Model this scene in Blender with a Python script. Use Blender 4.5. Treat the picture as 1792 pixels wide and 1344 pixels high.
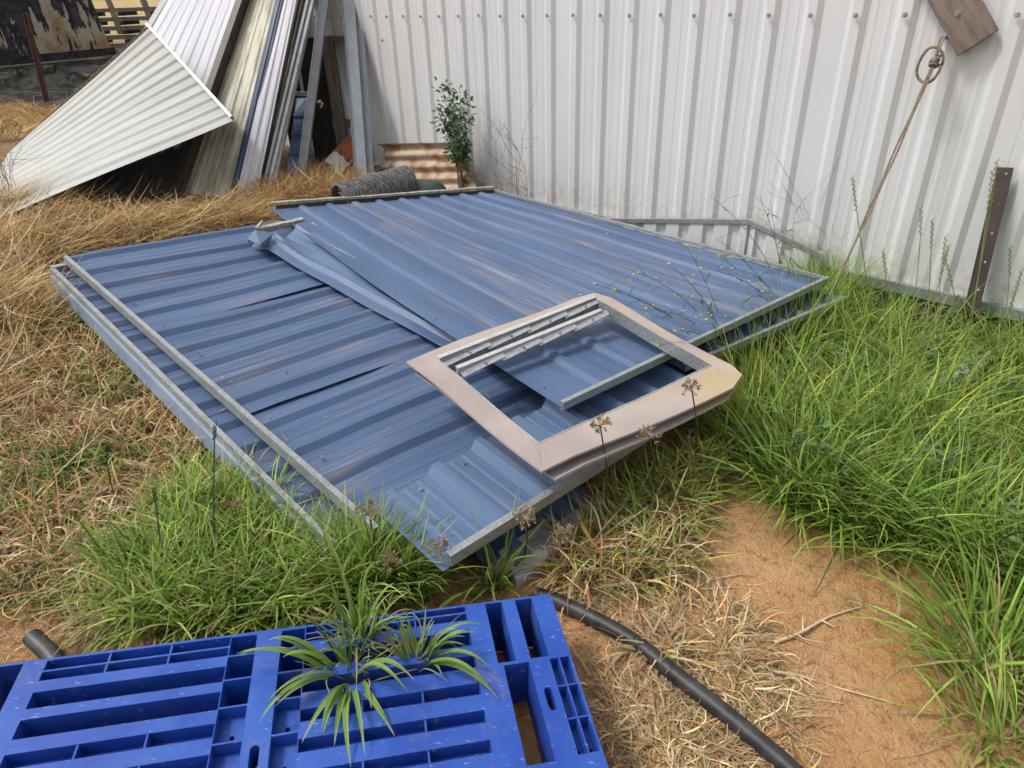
import bpy, math, random
import numpy as np
from mathutils import Vector, Matrix, noise as mnoise

for o in list(bpy.data.objects): bpy.data.objects.remove(o)
S = bpy.context.scene
COL = S.collection
rnd = random.Random(7)
rng = np.random.default_rng(11)

# ------------------------------------------------------------------ camera
FPX, PITCH, ROLL, H = 1210.0, math.radians(29.6), math.radians(2.0), 1.35
F = np.array([0, math.cos(PITCH), -math.sin(PITCH)])
R0 = np.array([1.0, 0, 0]); U0 = np.cross(R0, F)
RR = math.cos(ROLL) * R0 - math.sin(ROLL) * U0
UU = np.cross(RR, F)
CAM = np.array([0, 0, H])
cd = bpy.data.cameras.new('camera'); cam = bpy.data.objects.new('camera', cd); COL.objects.link(cam)
cd.sensor_width = 36.0; cd.lens = 36.0 * FPX / 1792.0; cd.clip_start = 0.05; cd.clip_end = 2000
cam.matrix_world = Matrix(((RR[0], UU[0], -F[0], 0), (RR[1], UU[1], -F[1], 0), (RR[2], UU[2], -F[2], H), (0, 0, 0, 1)))
S.camera = cam

# ------------------------------------------------------------------ light
SUN_AZ_VEC = np.array([-0.93, 0.05]); SUN_EL = math.radians(56)
w = bpy.data.worlds.new('World'); S.world = w; w.use_nodes = True
nt = w.node_tree; nt.nodes.clear()
sky = nt.nodes.new('ShaderNodeTexSky'); sky.sky_type = 'NISHITA'; sky.sun_disc = False
sky.sun_elevation = SUN_EL; sky.sun_rotation = math.atan2(SUN_AZ_VEC[0], SUN_AZ_VEC[1])
sky.air_density = 1.2; sky.dust_density = 4.0; sky.ozone_density = 1.0
hs = nt.nodes.new('ShaderNodeHueSaturation'); hs.inputs['Saturation'].default_value = 0.35
bg = nt.nodes.new('ShaderNodeBackground'); bg.inputs['Strength'].default_value = 0.138
wo = nt.nodes.new('ShaderNodeOutputWorld')
nt.links.new(sky.outputs[0], hs.inputs['Color']); nt.links.new(hs.outputs[0], bg.inputs[0]); nt.links.new(bg.outputs[0], wo.inputs[0])
sl = bpy.data.lights.new('sun', 'SUN'); sun = bpy.data.objects.new('sun', sl); COL.objects.link(sun)
sl.energy = 1.5; sl.angle = math.radians(10); sl.color = (1.0, 0.955, 0.89)
sd = Vector((SUN_AZ_VEC[0] * math.cos(SUN_EL), SUN_AZ_VEC[1] * math.cos(SUN_EL), math.sin(SUN_EL))).normalized()
sun.rotation_euler = sd.to_track_quat('Z', 'Y').to_euler()
S.view_settings.view_transform = 'Standard'; S.view_settings.look = 'None'
S.view_settings.gamma = 1.0; S.view_settings.exposure = 0.42
S.view_settings.use_curve_mapping = False
S.cycles.max_bounces = 5; S.cycles.diffuse_bounces = 3; S.cycles.glossy_bounces = 2; S.cycles.transmission_bounces = 3; S.cycles.transparent_max_bounces = 4; S.cycles.adaptive_threshold = 0.03

# ------------------------------------------------------------------ measuring helpers
def ray(x, y): return F + (x - 896) / FPX * RR - (y - 672) / FPX * UU
def P(x, y, z=0.0):
    v = ray(x, y); return CAM + v * ((z - H) / v[2])
def PY(x, y, Y):
    v = ray(x, y); return CAM + v * (Y / v[1])
def PP(x, y, z0, gx, gy, ox=0.0, oy=0.0):
    v = ray(x, y); n = np.array([-gx, -gy, 1.0]); c = z0 - gx * ox - gy * oy
    return CAM + v * ((c - n @ CAM) / (n @ v))
WD = np.array([-0.697, 0.717, 0.0]); WD /= np.linalg.norm(WD)      # along the shed wall, away from the camera
WN = np.array([-WD[1], WD[0], 0.0])                                 # out of the wall, towards the yard
WDIST = -3.2987
def W(x, y, off=0.0):
    v = ray(x, y); return CAM + v * ((WDIST + off) / (WN @ v))
def wallpt(t, z, off=0.0): return WN * (WDIST + off) + WD * t + np.array([0, 0, z])

def sstep(a, b, x):
    t = np.clip((x - a) / (b - a), 0, 1); return t * t * (3 - 2 * t)
def gbase(x, y):
    return -0.07 * np.clip(x, -3.5, 0.9)
def G(x, y):
    p = PP(x, y, 0.0, -0.07, 0.0)
    if p[0] > 0.9: p = P(x, y, -0.063)
    if p[0] < -3.5 or p[1] > 60 or p[1] < 0: p = P(x, y, 0.245)
    return p
def gz(x, y): return float(gbase(np.array(x), np.array(y)))

# ------------------------------------------------------------------ object helpers
def empty(name, label, cat, loc, group=None):
    o = bpy.data.objects.new(name, None); COL.objects.link(o); o.location = Vector([float(c) for c in loc])
    o['label'] = label; o['category'] = cat
    if group: o['group'] = group
    return o
def tag(o, label, cat, group=None):
    o['label'] = label; o['category'] = cat
    if group: o['group'] = group
    return o
def root_loc(o):
    l = Vector((0, 0, 0))
    while o is not None: l += o.location; o = o.parent
    return np.array(l)

class MB:
    def __init__(s): s.v = []; s.f = []; s.uv = []
    def add(s, v, f, uv=None):
        n = len(s.v); s.v += [tuple(map(float, p)) for p in v]; s.f += [tuple(i + n for i in q) for q in f]
        s.uv += list(uv) if uv is not None else [(0.0, 0.0)] * len(v)
    def hexa(s, p):  # 4 bottom, 4 top
        s.add(p, [(3, 2, 1, 0), (4, 5, 6, 7), (0, 1, 5, 4), (1, 2, 6, 5), (2, 3, 7, 6), (3, 0, 4, 7)])
    def box(s, c, sx, sy, sz):
        x, y, z = c
        s.hexa([(x + a * sx / 2, y + b * sy / 2, z + k * sz / 2) for k in (-1, 1) for a, b in ((-1, -1), (1, -1), (1, 1), (-1, 1))])
    def beam(s, a, b, wd, ht, up=(0, 0, 1), nseg=1, wob=0.0):
        a = np.array(a, float); b = np.array(b, float); d = b - a; d /= np.linalg.norm(d)
        sx = np.cross(d, np.array(up, float)); sx /= np.linalg.norm(sx); uz = np.cross(sx, d)
        vs = []; fs = []
        for i in range(nseg + 1):
            c = a + (b - a) * i / nseg
            if 0 < i < nseg and wob: c = c + sx * rnd.uniform(-wob, wob) + uz * rnd.uniform(-wob, wob)
            vs += [c - sx * wd / 2 - uz * ht / 2, c + sx * wd / 2 - uz * ht / 2, c + sx * wd / 2 + uz * ht / 2, c - sx * wd / 2 + uz * ht / 2]
        for i in range(nseg):
            for k in range(4): fs.append((i * 4 + k, i * 4 + (k + 1) % 4, i * 4 + 4 + (k + 1) % 4, i * 4 + 4 + k))
        fs += [(3, 2, 1, 0), tuple(nseg * 4 + k for k in range(4))]
        s.add(vs, fs)
    def tube(s, pts, r, n=8, cap=True):
        pts = [np.array(p, float) for p in pts]; m = len(pts)
        rs = r if isinstance(r, (list, tuple)) else [r] * m
        vs = []; fs = []; up = np.array([0.13, 0.31, 0.94])
        for i, p in enumerate(pts):
            d = pts[min(i + 1, m - 1)] - pts[max(i - 1, 0)]; d = d / (np.linalg.norm(d) + 1e-9)
            sx = np.cross(d, up)
            if np.linalg.norm(sx) < 0.1: sx = np.cross(d, np.array([1.0, 0, 0]))
            sx /= np.linalg.norm(sx); uz = np.cross(sx, d)
            for k in range(n):
                a = 2 * math.pi * k / n; vs.append(p + (sx * math.cos(a) + uz * math.sin(a)) * rs[i])
        for i in range(m - 1):
            for k in range(n): fs.append((i * n + k, i * n + (k + 1) % n, i * n + n + (k + 1) % n, i * n + n + k))
        if cap: fs += [tuple(range(n - 1, -1, -1)), tuple((m - 1) * n + k for k in range(n))]
        s.add(vs, fs)
    def channel(s, a, b, up, side, w_, h_, t=0.002):
        # C-section edge trim: a web of height h_ with a top and a bottom flange reaching w_ towards side
        a = np.array(a, float); b = np.array(b, float); up = np.array(up, float); side = np.array(side, float)
        prof = [(w_, 0), (w_, -t), (t, -t), (t, -h_ + t), (w_, -h_ + t), (w_, -h_), (0, -h_), (0, 0)]
        vs = [q + side * x + up * y for q in (a, b) for x, y in prof]; n = len(prof)
        fs = [(k, (k + 1) % n, n + (k + 1) % n, n + k) for k in range(n)]
        fs += [(0, 7, 2, 1), (7, 6, 3, 2), (6, 5, 4, 3), (n, n + 1, n + 2, n + 7), (n + 7, n + 2, n + 3, n + 6), (n + 6, n + 3, n + 4, n + 5)]
        s.add(vs, fs)
    def obj(s, name, mat, parent=None, smooth=False, loc=None, bevel=0.0):
        base = root_loc(parent) if parent is not None else (np.array(loc, float) if loc is not None else np.zeros(3))
        me = bpy.data.meshes.new(name)
        vv = np.array(s.v) - base
        me.from_pydata([tuple(p) for p in vv], [], s.f)
        if any(u != (0.0, 0.0) for u in s.uv):
            ul = me.uv_layers.new(name='UVMap')
            li = np.empty(len(me.loops), np.int32); me.loops.foreach_get('vertex_index', li)
            ul.data.foreach_set('uv', np.array(s.uv, np.float32)[li].ravel())
        if smooth: me.polygons.foreach_set('use_smooth', [True] * len(me.polygons))
        me.update()
        o = bpy.data.objects.new(name, me); COL.objects.link(o); me.materials.append(mat)
        if parent is not None: o.parent = parent
        elif loc is not None: o.location = Vector([float(c) for c in loc])
        if bevel:
            md = o.modifiers.new('bevel', 'BEVEL'); md.width = bevel; md.segments = 2; md.limit_method = 'ANGLE'
        return o

# ------------------------------------------------------------------ materials
def _nodes(name):
    m = bpy.data.materials.new(name); m.use_nodes = True
    n = m.node_tree.nodes; l = m.node_tree.links
    return m, n, l, n['Principled BSDF']
def nz(n, l, vec, scale, detail=5, rough=0.55, stretch=None):
    if stretch is not None:
        mp = n.new('ShaderNodeMapping'); mp.inputs['Scale'].default_value = stretch; l.new(vec, mp.inputs['Vector']); vec = mp.outputs[0]
    t = n.new('ShaderNodeTexNoise'); t.inputs['Scale'].default_value = scale; t.inputs['Detail'].default_value = detail
    t.inputs['Roughness'].default_value = rough; l.new(vec, t.inputs['Vector']); return t.outputs['Fac']
def rampf(n, l, fac, a, b, lo=0.0, hi=1.0):
    mr = n.new('ShaderNodeMapRange'); mr.inputs['From Min'].default_value = a; mr.inputs['From Max'].default_value = b
    mr.inputs['To Min'].default_value = lo; mr.inputs['To Max'].default_value = hi; mr.interpolation_type = 'SMOOTHSTEP'
    l.new(fac, mr.inputs['Value']); return mr.outputs[0]
def mixc(n, l, fac, a, b):
    mx = n.new('ShaderNodeMix'); mx.data_type = 'RGBA'
    if isinstance(fac, float): mx.inputs[0].default_value = fac
    else: l.new(fac, mx.inputs[0])
    for k, c in ((6, a), (7, b)):
        if isinstance(c, tuple): mx.inputs[k].default_value = (*c, 1)
        else: l.new(c, mx.inputs[k])
    return mx.outputs[2]
def mathn(n, l, op, a, b=None):
    t = n.new('ShaderNodeMath'); t.operation = op
    for k, c in ((0, a), (1, b)):
        if c is None: continue
        if isinstance(c, (int, float)): t.inputs[k].default_value = c
        else: l.new(c, t.inputs[k])
    return t.outputs[0]
def bump(n, l, bs, hgt, strength=0.3, dist=0.01):
    b = n.new('ShaderNodeBump'); b.inputs['Strength'].default_value = strength; b.inputs['Distance'].default_value = dist
    l.new(hgt, b.inputs['Height']); l.new(b.outputs[0], bs.inputs['Normal'])
def simple(name, a, b, scale=8, rough=0.6, metal=0.0, bmp=0.0, stretch=None, lo=0.35, hi=0.65, spec=0.5, bscale=None, coord='Object'):
    m, n, l, bs = _nodes(name)
    tc = n.new('ShaderNodeTexCoord'); v = tc.outputs[coord]
    f = nz(n, l, v, scale, stretch=stretch)
    l.new(mixc(n, l, rampf(n, l, f, lo, hi), a, b), bs.inputs['Base Color'])
    bs.inputs['Roughness'].default_value = rough; bs.inputs['Metallic'].default_value = metal
    bs.inputs['Specular IOR Level'].default_value = spec
    if bmp: bump(n, l, bs, nz(n, l, v, bscale or scale * 4, stretch=stretch), bmp)
    return m
def painted(name, base, dust, dust_amt, rough=0.42, spec=0.5, pitch=0.17, moss=None, streak=True):
    """factory-painted sheet steel: slight fading, dust lying along the pans, pale specks and scratches"""
    m, n, l, bs = _nodes(name)
    tc = n.new('ShaderNodeTexCoord'); v = tc.outputs['UV']; ob = tc.outputs['Object']
    f1 = nz(n, l, v, 1.0, stretch=(0.9, 9, 1)); f2 = nz(n, l, v, 1.0, detail=7, stretch=(3, 70, 1))
    c = mixc(n, l, rampf(n, l, f1, 0.3, 0.7), base, tuple(min(1, x * 1.22 + 0.012) for x in base))
    # dust streaks
    patch = rampf(n, l, nz(n, l, v, 1.0, detail=4, stretch=(0.8, 3.2, 1)), 0.50, 0.68)
    fine = rampf(n, l, f2, 0.44, 0.70)
    d = mathn(n, l, 'MULTIPLY', patch, fine)
    d2 = mathn(n, l, 'MULTIPLY', rampf(n, l, nz(n, l, v, 1.0, detail=8, stretch=(0.9, 34, 1)), 0.56, 0.72), 0.55)
    d = mathn(n, l, 'MULTIPLY', mathn(n, l, 'MAXIMUM', d, d2), dust_amt)
    c = mixc(n, l, d, c, dust)
    # pale droppings and scratches
    vo = n.new('ShaderNodeTexVoronoi'); vo.inputs['Scale'].default_value = 5.5; l.new(v, vo.inputs['Vector'])
    sp = rampf(n, l, vo.outputs['Distance'], 0.02, 0.045, 1.0, 0.0)
    sc = mathn(n, l, 'MULTIPLY', rampf(n, l, nz(n, l, v, 1.0, detail=2, stretch=(14, 150, 1)), 0.74, 0.78), 0.6)
    c = mixc(n, l, mathn(n, l, 'MULTIPLY', mathn(n, l, 'MAXIMUM', sp, sc), 0.7), c, (0.62, 0.64, 0.66))
    if moss:
        mk = mathn(n, l, 'MULTIPLY', rampf(n, l, nz(n, l, v, 1.0, detail=6, stretch=(3, 8, 1)), 0.40, 0.6), moss[1])
        c = mixc(n, l, mk, c, moss[0])
    l.new(c, bs.inputs['Base Color'])
    rg = rampf(n, l, f2, 0.3, 0.7, rough - 0.06, rough + 0.1); l.new(rg, bs.inputs['Roughness'])
    bs.inputs['Specular IOR Level'].default_value = spec
    bump(n, l, bs, nz(n, l, v, 2.2, detail=3, stretch=(1, 2.5, 1)), 0.10, 0.012)
    return m

BLUE = painted('blue_painted_steel', (0.062, 0.104, 0.194), (0.42, 0.29, 0.16), 0.55, rough=0.5, spec=0.3)
BLUE2 = painted('blue_painted_steel_clean', (0.076, 0.126, 0.222), (0.40, 0.30, 0.20), 0.3, rough=0.36, spec=0.5)
CREAM = painted('cream_painted_steel', (0.39, 0.393, 0.37), (0.32, 0.30, 0.24), 0.15, rough=0.6, spec=0.25)
CREAM_OLD = painted('mossy_cream_steel', (0.45, 0.43, 0.34), (0.30, 0.27, 0.17), 0.5, moss=((0.13, 0.12, 0.06), 0.55))
LILAC = painted('pale_grey_painted_steel', (0.43, 0.425, 0.465), (0.45, 0.42, 0.40), 0.12)
NAVY = painted('navy_painted_steel', (0.02, 0.04, 0.085), (0.2, 0.2, 0.2), 0.1)
BROWNTRIM = simple('dark_brown_trim', (0.035, 0.028, 0.026), (0.06, 0.05, 0.045), 12, 0.5)
MOSSY = painted('mossy_dark_sheet', (0.14, 0.125, 0.08), (0.05, 0.045, 0.03), 0.8, moss=((0.05, 0.048, 0.028), 0.8))

def wall_mat():
    m, n, l, bs = _nodes('white_wall_steel')
    tc = n.new('ShaderNodeTexCoord'); v = tc.outputs['UV']   # u up the wall in metres, v along it
    sep = n.new('ShaderNodeSeparateXYZ'); l.new(v, sep.inputs[0]); u = sep.outputs['X']
    c = mixc(n, l, rampf(n, l, nz(n, l, v, 1.0, stretch=(0.8, 3, 1)), 0.3, 0.7), (0.595, 0.608, 0.617), (0.645, 0.655, 0.662))
    grime = mathn(n, l, 'MULTIPLY', rampf(n, l, u, 0.55, 0.02), rampf(n, l, nz(n, l, v, 1.0, detail=8, stretch=(3.2, 9, 1)), 0.36, 0.72))
    c = mixc(n, l, mathn(n, l, 'MULTIPLY', grime, 0.26), c, (0.50, 0.42, 0.31))
    splash = mathn(n, l, 'MULTIPLY', rampf(n, l, u, 0.26, 0.0), rampf(n, l, nz(n, l, v, 22, detail=6), 0.44, 0.62))
    c = mixc(n, l, mathn(n, l, 'MULTIPLY', splash, 0.4), c, (0.42, 0.30, 0.19))
    sp = rampf(n, l, nz(n, l, v, 1.0, detail=3, stretch=(26, 60, 1)), 0.745, 0.775)
    c = mixc(n, l, mathn(n, l, 'MULTIPLY', sp, 0.7), c, (0.16, 0.16, 0.16))
    l.new(c, bs.inputs['Base Color']); bs.inputs['Roughness'].default_value = 0.42
    bump(n, l, bs, nz(n, l, v, 1.6, detail=3, stretch=(1, 2, 1)), 0.12, 0.02)
    return m
WALL = wall_mat()
def galv_mat(name, a, b, rough=0.42, dirt=0.35):
    m, n, l, bs = _nodes(name); tc = n.new('ShaderNodeTexCoord'); v = tc.outputs['Object']
    vo = n.new('ShaderNodeTexVoronoi'); vo.inputs['Scale'].default_value = 210; l.new(v, vo.inputs['Vector'])
    bw = n.new('ShaderNodeRGBToBW'); l.new(vo.outputs['Color'], bw.inputs[0])
    c = mixc(n, l, rampf(n, l, bw.outputs[0], 0.2, 0.8), a, b)
    c = mixc(n, l, mathn(n, l, 'MULTIPLY', rampf(n, l, nz(n, l, v, 14, detail=8), 0.48, 0.66), dirt), c, (0.20, 0.18, 0.14))
    l.new(c, bs.inputs['Base Color']); bs.inputs['Metallic'].default_value = 0.45; bs.inputs['Roughness'].default_value = rough
    bump(n, l, bs, nz(n, l, v, 60), 0.12, 0.004)
    return m
GALV = galv_mat('galvanised_steel', (0.28, 0.30, 0.305), (0.41, 0.43, 0.43))
GALV_BLUE = galv_mat('bluish_galvanised_steel', (0.25, 0.272, 0.288), (0.35, 0.375, 0.39), 0.40, 0.25)
ALU = galv_mat('dull_aluminium', (0.52, 0.52, 0.52), (0.64, 0.64, 0.63), 0.45, 0.3)

def soil_mat():
    m, n, l, bs = _nodes('yard_soil'); tc = n.new('ShaderNodeTexCoord'); v = tc.outputs['Object']
    sep = n.new('ShaderNodeSeparateXYZ'); l.new(v, sep.inputs[0]); X, Y = sep.outputs['X'], sep.outputs['Y']
    c = mixc(n, l, rampf(n, l, nz(n, l, v, 2.2), 0.35, 0.65), (0.55, 0.290, 0.122), (0.64, 0.39, 0.195))
    c = mixc(n, l, rampf(n, l, nz(n, l, v, 34, detail=8, rough=0.7), 0.52, 0.70), c, (0.38, 0.18, 0.08))
    c = mixc(n, l, rampf(n, l, nz(n, l, v, 120, detail=3), 0.66, 0.74), c, (0.62, 0.45, 0.30))
    c = mixc(n, l, rampf(n, l, nz(n, l, v, 7, detail=8), 0.58, 0.70, 0, 0.6), c, (0.35, 0.155, 0.07))
    # litter of dead grass under the tufts: left yard and beyond the panels
    lit = nz(n, l, v, 90, detail=6, stretch=(1, 0.35, 1))
    litc = mixc(n, l, rampf(n, l, lit, 0.4, 0.62), (0.13, 0.08, 0.04), (0.40, 0.28, 0.14))
    wob = mathn(n, l, 'MULTIPLY', mathn(n, l, 'SUBTRACT', nz(n, l, v, 3.0), 0.5), 1.2)
    yl = rampf(n, l, mathn(n, l, 'ADD', mathn(n, l, 'ADD', Y, wob), mathn(n, l, 'MULTIPLY', X, -0.05)), 1.25, 1.6)
    xr = rampf(n, l, mathn(n, l, 'ADD', X, wob), -0.15, 0.15, 1.0, 0.0)
    back = rampf(n, l, Y, 2.0, 2.4)
    mask = mathn(n, l, 'MULTIPLY', yl, mathn(n, l, 'MAXIMUM', xr, back))
    c = mixc(n, l, mathn(n, l, 'MULTIPLY', mask, 0.9), c, litc)
    # the burnt patch of the back yard, and dry paddock beyond
    b1 = mathn(n, l, 'MULTIPLY', rampf(n, l, mathn(n, l, 'ADD', Y, mathn(n, l, 'MULTIPLY', wob, 2.0)), 8.6, 9.8), rampf(n, l, Y, 24.0, 27.0, 1.0, 0.0))
    ash = mixc(n, l, rampf(n, l, nz(n, l, v, 5.0, detail=9, rough=0.7), 0.44, 0.62), (0.012, 0.011, 0.013), (0.10, 0.082, 0.072))
    ash = mixc(n, l, rampf(n, l, nz(n, l, v, 1.1, detail=6), 0.55, 0.66), ash, (0.30, 0.19, 0.10))
    c = mixc(n, l, b1, c, ash)
    far = rampf(n, l, Y, 26.0, 30.0)
    c = mixc(n, l, far, c, mixc(n, l, rampf(n, l, nz(n, l, v, 0.6), 0.4, 0.6), (0.46, 0.34, 0.17), (0.36, 0.27, 0.13)))
    c = mixc(n, l, rampf(n, l, Y, 190.0, 230.0), c, (0.14, 0.26, 0.06))
    l.new(c, bs.inputs['Base Color']); bs.inputs['Roughness'].default_value = 0.95; bs.inputs['Specular IOR Level'].default_value = 0.15
    hgt = mathn(n, l, 'ADD', nz(n, l, v, 26, detail=9, rough=0.68), mathn(n, l, 'MULTIPLY', nz(n, l, v, 150, detail=3), 0.35))
    bump(n, l, bs, hgt, 1.0, 0.03)
    return m
SOIL = soil_mat()
RUST = simple('rusty_iron', (0.44, 0.36, 0.27), (0.28, 0.14, 0.065), 9, 0.7, 0.15, 0.4, lo=0.40, hi=0.66)
RUST_ORANGE = simple('orange_rust', (0.36, 0.12, 0.045), (0.20, 0.06, 0.025), 14, 0.85, 0.0, 0.3)
LABELPAPER = simple('faded_label', (0.66, 0.64, 0.60), (0.52, 0.49, 0.45), 22, 0.75, lo=0.45, hi=0.7)
WOOD = simple('weathered_timber', (0.23, 0.19, 0.155), (0.14, 0.115, 0.095), 3, 0.85, 0, 0.5, stretch=(14, 14, 1.2))
WOOD_GREY = simple('grey_weathered_timber', (0.42, 0.38, 0.33), (0.27, 0.235, 0.20), 9, 0.9, 0, 0.5, stretch=(5, 1, 5))
BOARD = simple('brown_weathered_board', (0.24, 0.185, 0.155), (0.125, 0.095, 0.08), 1.0, 0.8, 0, 0.35, stretch=(5, 34, 1), coord='UV', lo=0.32, hi=0.7)
CHAR = simple('charred_timber', (0.02, 0.018, 0.017), (0.06, 0.05, 0.042), 9, 0.9, 0, 0.5)
LIGHTBLUE = simple('faded_blue_paint', (0.20, 0.27, 0.38), (0.27, 0.34, 0.44), 6, 0.5)
DARKFILL = simple('dark_board_and_shade_fill', (0.022, 0.021, 0.023), (0.05, 0.045, 0.04), 4, 0.8)  # near black; also colours the added sheet that paints shade under the cream one
PEEL = None
def peel_mat():
    m, n, l, bs = _nodes('burnt_peeling_paint'); tc = n.new('ShaderNodeTexCoord'); v = tc.outputs['Object']
    f = nz(n, l, v, 1.0, detail=9, rough=0.66, stretch=(2.2, 2.2, 1.1))
    f2 = nz(n, l, v, 1.0, detail=6, stretch=(7, 7, 1.6))
    mk = rampf(n, l, mathn(n, l, 'ADD', mathn(n, l, 'MULTIPLY', f, 0.6), mathn(n, l, 'MULTIPLY', f2, 0.4)), 0.500, 0.515)
    blk = mixc(n, l, rampf(n, l, nz(n, l, v, 6), 0.4, 0.7), (0.020, 0.019, 0.024), (0.085, 0.07, 0.075))
    pal = mixc(n, l, rampf(n, l, nz(n, l, v, 2.0, detail=7), 0.42, 0.66), (0.50, 0.43, 0.31), (0.38, 0.24, 0.11))
    l.new(mixc(n, l, mk, blk, pal), bs.inputs['Base Color']); bs.inputs['Roughness'].default_value = 0.8
    bump(n, l, bs, mk, 0.4, 0.02); return m
PEEL = peel_mat()
FRAME = simple('pinkish_beige_flashing', (0.47, 0.365, 0.325), (0.53, 0.42, 0.37), 2.2, 0.45, 0.0, 0.15)
def frame_mat():
    m, n, l, bs = _nodes('beige_flashing'); tc = n.new('ShaderNodeTexCoord'); v = tc.outputs['Object']
    c = mixc(n, l, rampf(n, l, nz(n, l, v, 3.0, detail=6), 0.35, 0.65), (0.33, 0.275, 0.255), (0.41, 0.35, 0.325))
    c = mixc(n, l, rampf(n, l, nz(n, l, v, 3.4, detail=8), 0.52, 0.68, 0, 0.75), c, (0.42, 0.32, 0.17))
    c = mixc(n, l, rampf(n, l, nz(n, l, v, 55, detail=4), 0.68, 0.74, 0, 0.6), c, (0.15, 0.10, 0.08))
    l.new(c, bs.inputs['Base Color']); bs.inputs['Roughness'].default_value = 0.72; bs.inputs['Specular IOR Level'].default_value = 0.25
    bump(n, l, bs, nz(n, l, v, 5, detail=3), 0.35, 0.012); return m
FRAME = frame_mat()
def pallet_mat():
    m, n, l, bs = _nodes('blue_plastic'); tc = n.new('ShaderNodeTexCoord'); v = tc.outputs['Object']
    c = mixc(n, l, rampf(n, l, nz(n, l, v, 6, detail=7), 0.35, 0.7), (0.014, 0.062, 0.33), (0.024, 0.092, 0.40))
    sc = rampf(n, l, nz(n, l, v, 1.0, detail=6, stretch=(60, 160, 60)), 0.62, 0.72, 0, 0.5)
    c = mixc(n, l, sc, c, (0.32, 0.36, 0.70))
    dt = rampf(n, l, nz(n, l, v, 9, detail=9, rough=0.7), 0.54, 0.70, 0, 0.5)
    c = mixc(n, l, dt, c, (0.20, 0.16, 0.22))
    l.new(c, bs.inputs['Base Color']); l.new(rampf(n, l, nz(n, l, v, 12), 0.3, 0.7, 0.34, 0.55), bs.inputs['Roughness'])
    bs.inputs['Specular IOR Level'].default_value = 0.45
    bv = n.new('ShaderNodeBevel'); bv.samples = 2; bv.inputs['Radius'].default_value = 0.0025
    b = n.new('ShaderNodeBump'); b.inputs['Strength'].default_value = 0.1; b.inputs['Distance'].default_value = 0.003
    l.new(nz(n, l, v, 90, detail=4), b.inputs['Height']); l.new(bv.outputs[0], b.inputs['Normal']); l.new(b.outputs[0], bs.inputs['Normal'])
    return m
PLASTIC = pallet_mat()
POLY = simple('black_poly_pipe', (0.018, 0.018, 0.02), (0.05, 0.048, 0.046), 20, 0.48, 0, 0.1, lo=0.4, hi=0.75)
ROPE = simple('brown_rope', (0.25, 0.19, 0.13), (0.38, 0.31, 0.23), 90, 0.9, 0, 0.8)
PICKET = simple('old_rusty_steel', (0.11, 0.045, 0.028), (0.06, 0.028, 0.02), 12, 0.85)
STEELBROWN = simple('dark_brown_steel_post', (0.045, 0.032, 0.03), (0.075, 0.05, 0.042), 10, 0.6, 0.1, 0.1)
GREENPLASTIC = simple('dark_green_plastic', (0.012, 0.035, 0.032), (0.02, 0.05, 0.045), 8, 0.45)
WIRE = simple('galvanised_wire', (0.17, 0.17, 0.165), (0.27, 0.265, 0.25), 30, 0.6, 0.4)
WIRECORE = simple('layered_netting', (0.10, 0.095, 0.085), (0.17, 0.16, 0.145), 60, 0.9)
TWIG = simple('dead_twig', (0.33, 0.25, 0.16), (0.21, 0.145, 0.09), 30, 0.9)
ROOT = simple('bleached_root', (0.62, 0.50, 0.34), (0.46, 0.34, 0.21), 20, 0.85)
CONC = simple('lichened_concrete', (0.52, 0.51, 0.48), (0.36, 0.35, 0.32), 9, 0.95, 0, 0.6)
CLOTH = simple('grey_green_tarp', (0.012, 0.016, 0.013), (0.06, 0.055, 0.045), 5, 1.0, 0, 0.3, spec=0.05)
PALESTRIP = simple('pale_plastic', (0.62, 0.60, 0.55), (0.5, 0.48, 0.42), 10, 0.6)
STEELSCREW = simple('screw_steel', (0.42, 0.42, 0.42), (0.3, 0.3, 0.3), 30, 0.4, 0.7)
def leaf_mat(name, trans=0.42, rough=0.5, spec=0.35):
    m, n, l, bs = _nodes(name); at = n.new('ShaderNodeAttribute'); at.attribute_name = 'Col'
    l.new(at.outputs['Color'], bs.inputs['Base Color']); bs.inputs['Roughness'].default_value = rough
    bs.inputs['Specular IOR Level'].default_value = spec
    tr = n.new('ShaderNodeBsdfTranslucent'); l.new(at.outputs['Color'], tr.inputs['Color'])
    mx = n.new('ShaderNodeMixShader'); mx.inputs[0].default_value = trans
    l.new(bs.outputs[0], mx.inputs[1]); l.new(tr.outputs[0], mx.inputs[2]); l.new(mx.outputs[0], n['Material Output'].inputs['Surface'])
    return m
LEAF = leaf_mat('grass_leaf'); STRAW = leaf_mat('straw', 0.22, 0.6, 0.25); BROAD = leaf_mat('shrub_leaf', 0.2, 0.42, 0.5)
# ------------------------------------------------------------------ ground
def axis(lo, hi, step, far_lo, far_hi):
    a = list(np.arange(lo, hi + 1e-6, step)); s = step; x = lo; pre = []
    while x > far_lo: s *= 1.45; x -= s; pre.append(x)
    s = step; x = hi; post = []
    while x < far_hi: s *= 1.45; x += s; post.append(x)
    return np.array(pre[::-1] + a + post)
gxs = axis(-3.4, 2.6, 0.035, -400, 400); gys = axis(0.25, 6.0, 0.035, -30, 900)
GX, GY = np.meshgrid(gxs, gys)
GZ = gbase(GX, GY)
def fz(x, y): return mnoise.fractal((x * 2.3, y * 2.3, 0.3), 1.0, 2.1, 5) * 0.014 + mnoise.fractal((x * 14, y * 14, 3.3), 1.0, 2.1, 3) * 0.0035
near = (GX > -3.6) & (GX < 2.8) & (GY > 0.1) & (GY < 6.4)
rel = np.zeros_like(GZ)
for i, j in zip(*np.nonzero(near)): rel[i, j] = fz(GX[i, j], GY[i, j])
GZ = GZ + rel
GZ = GZ + np.where(GY > 100, (GY - 100) * 0.02, 0)
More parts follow.
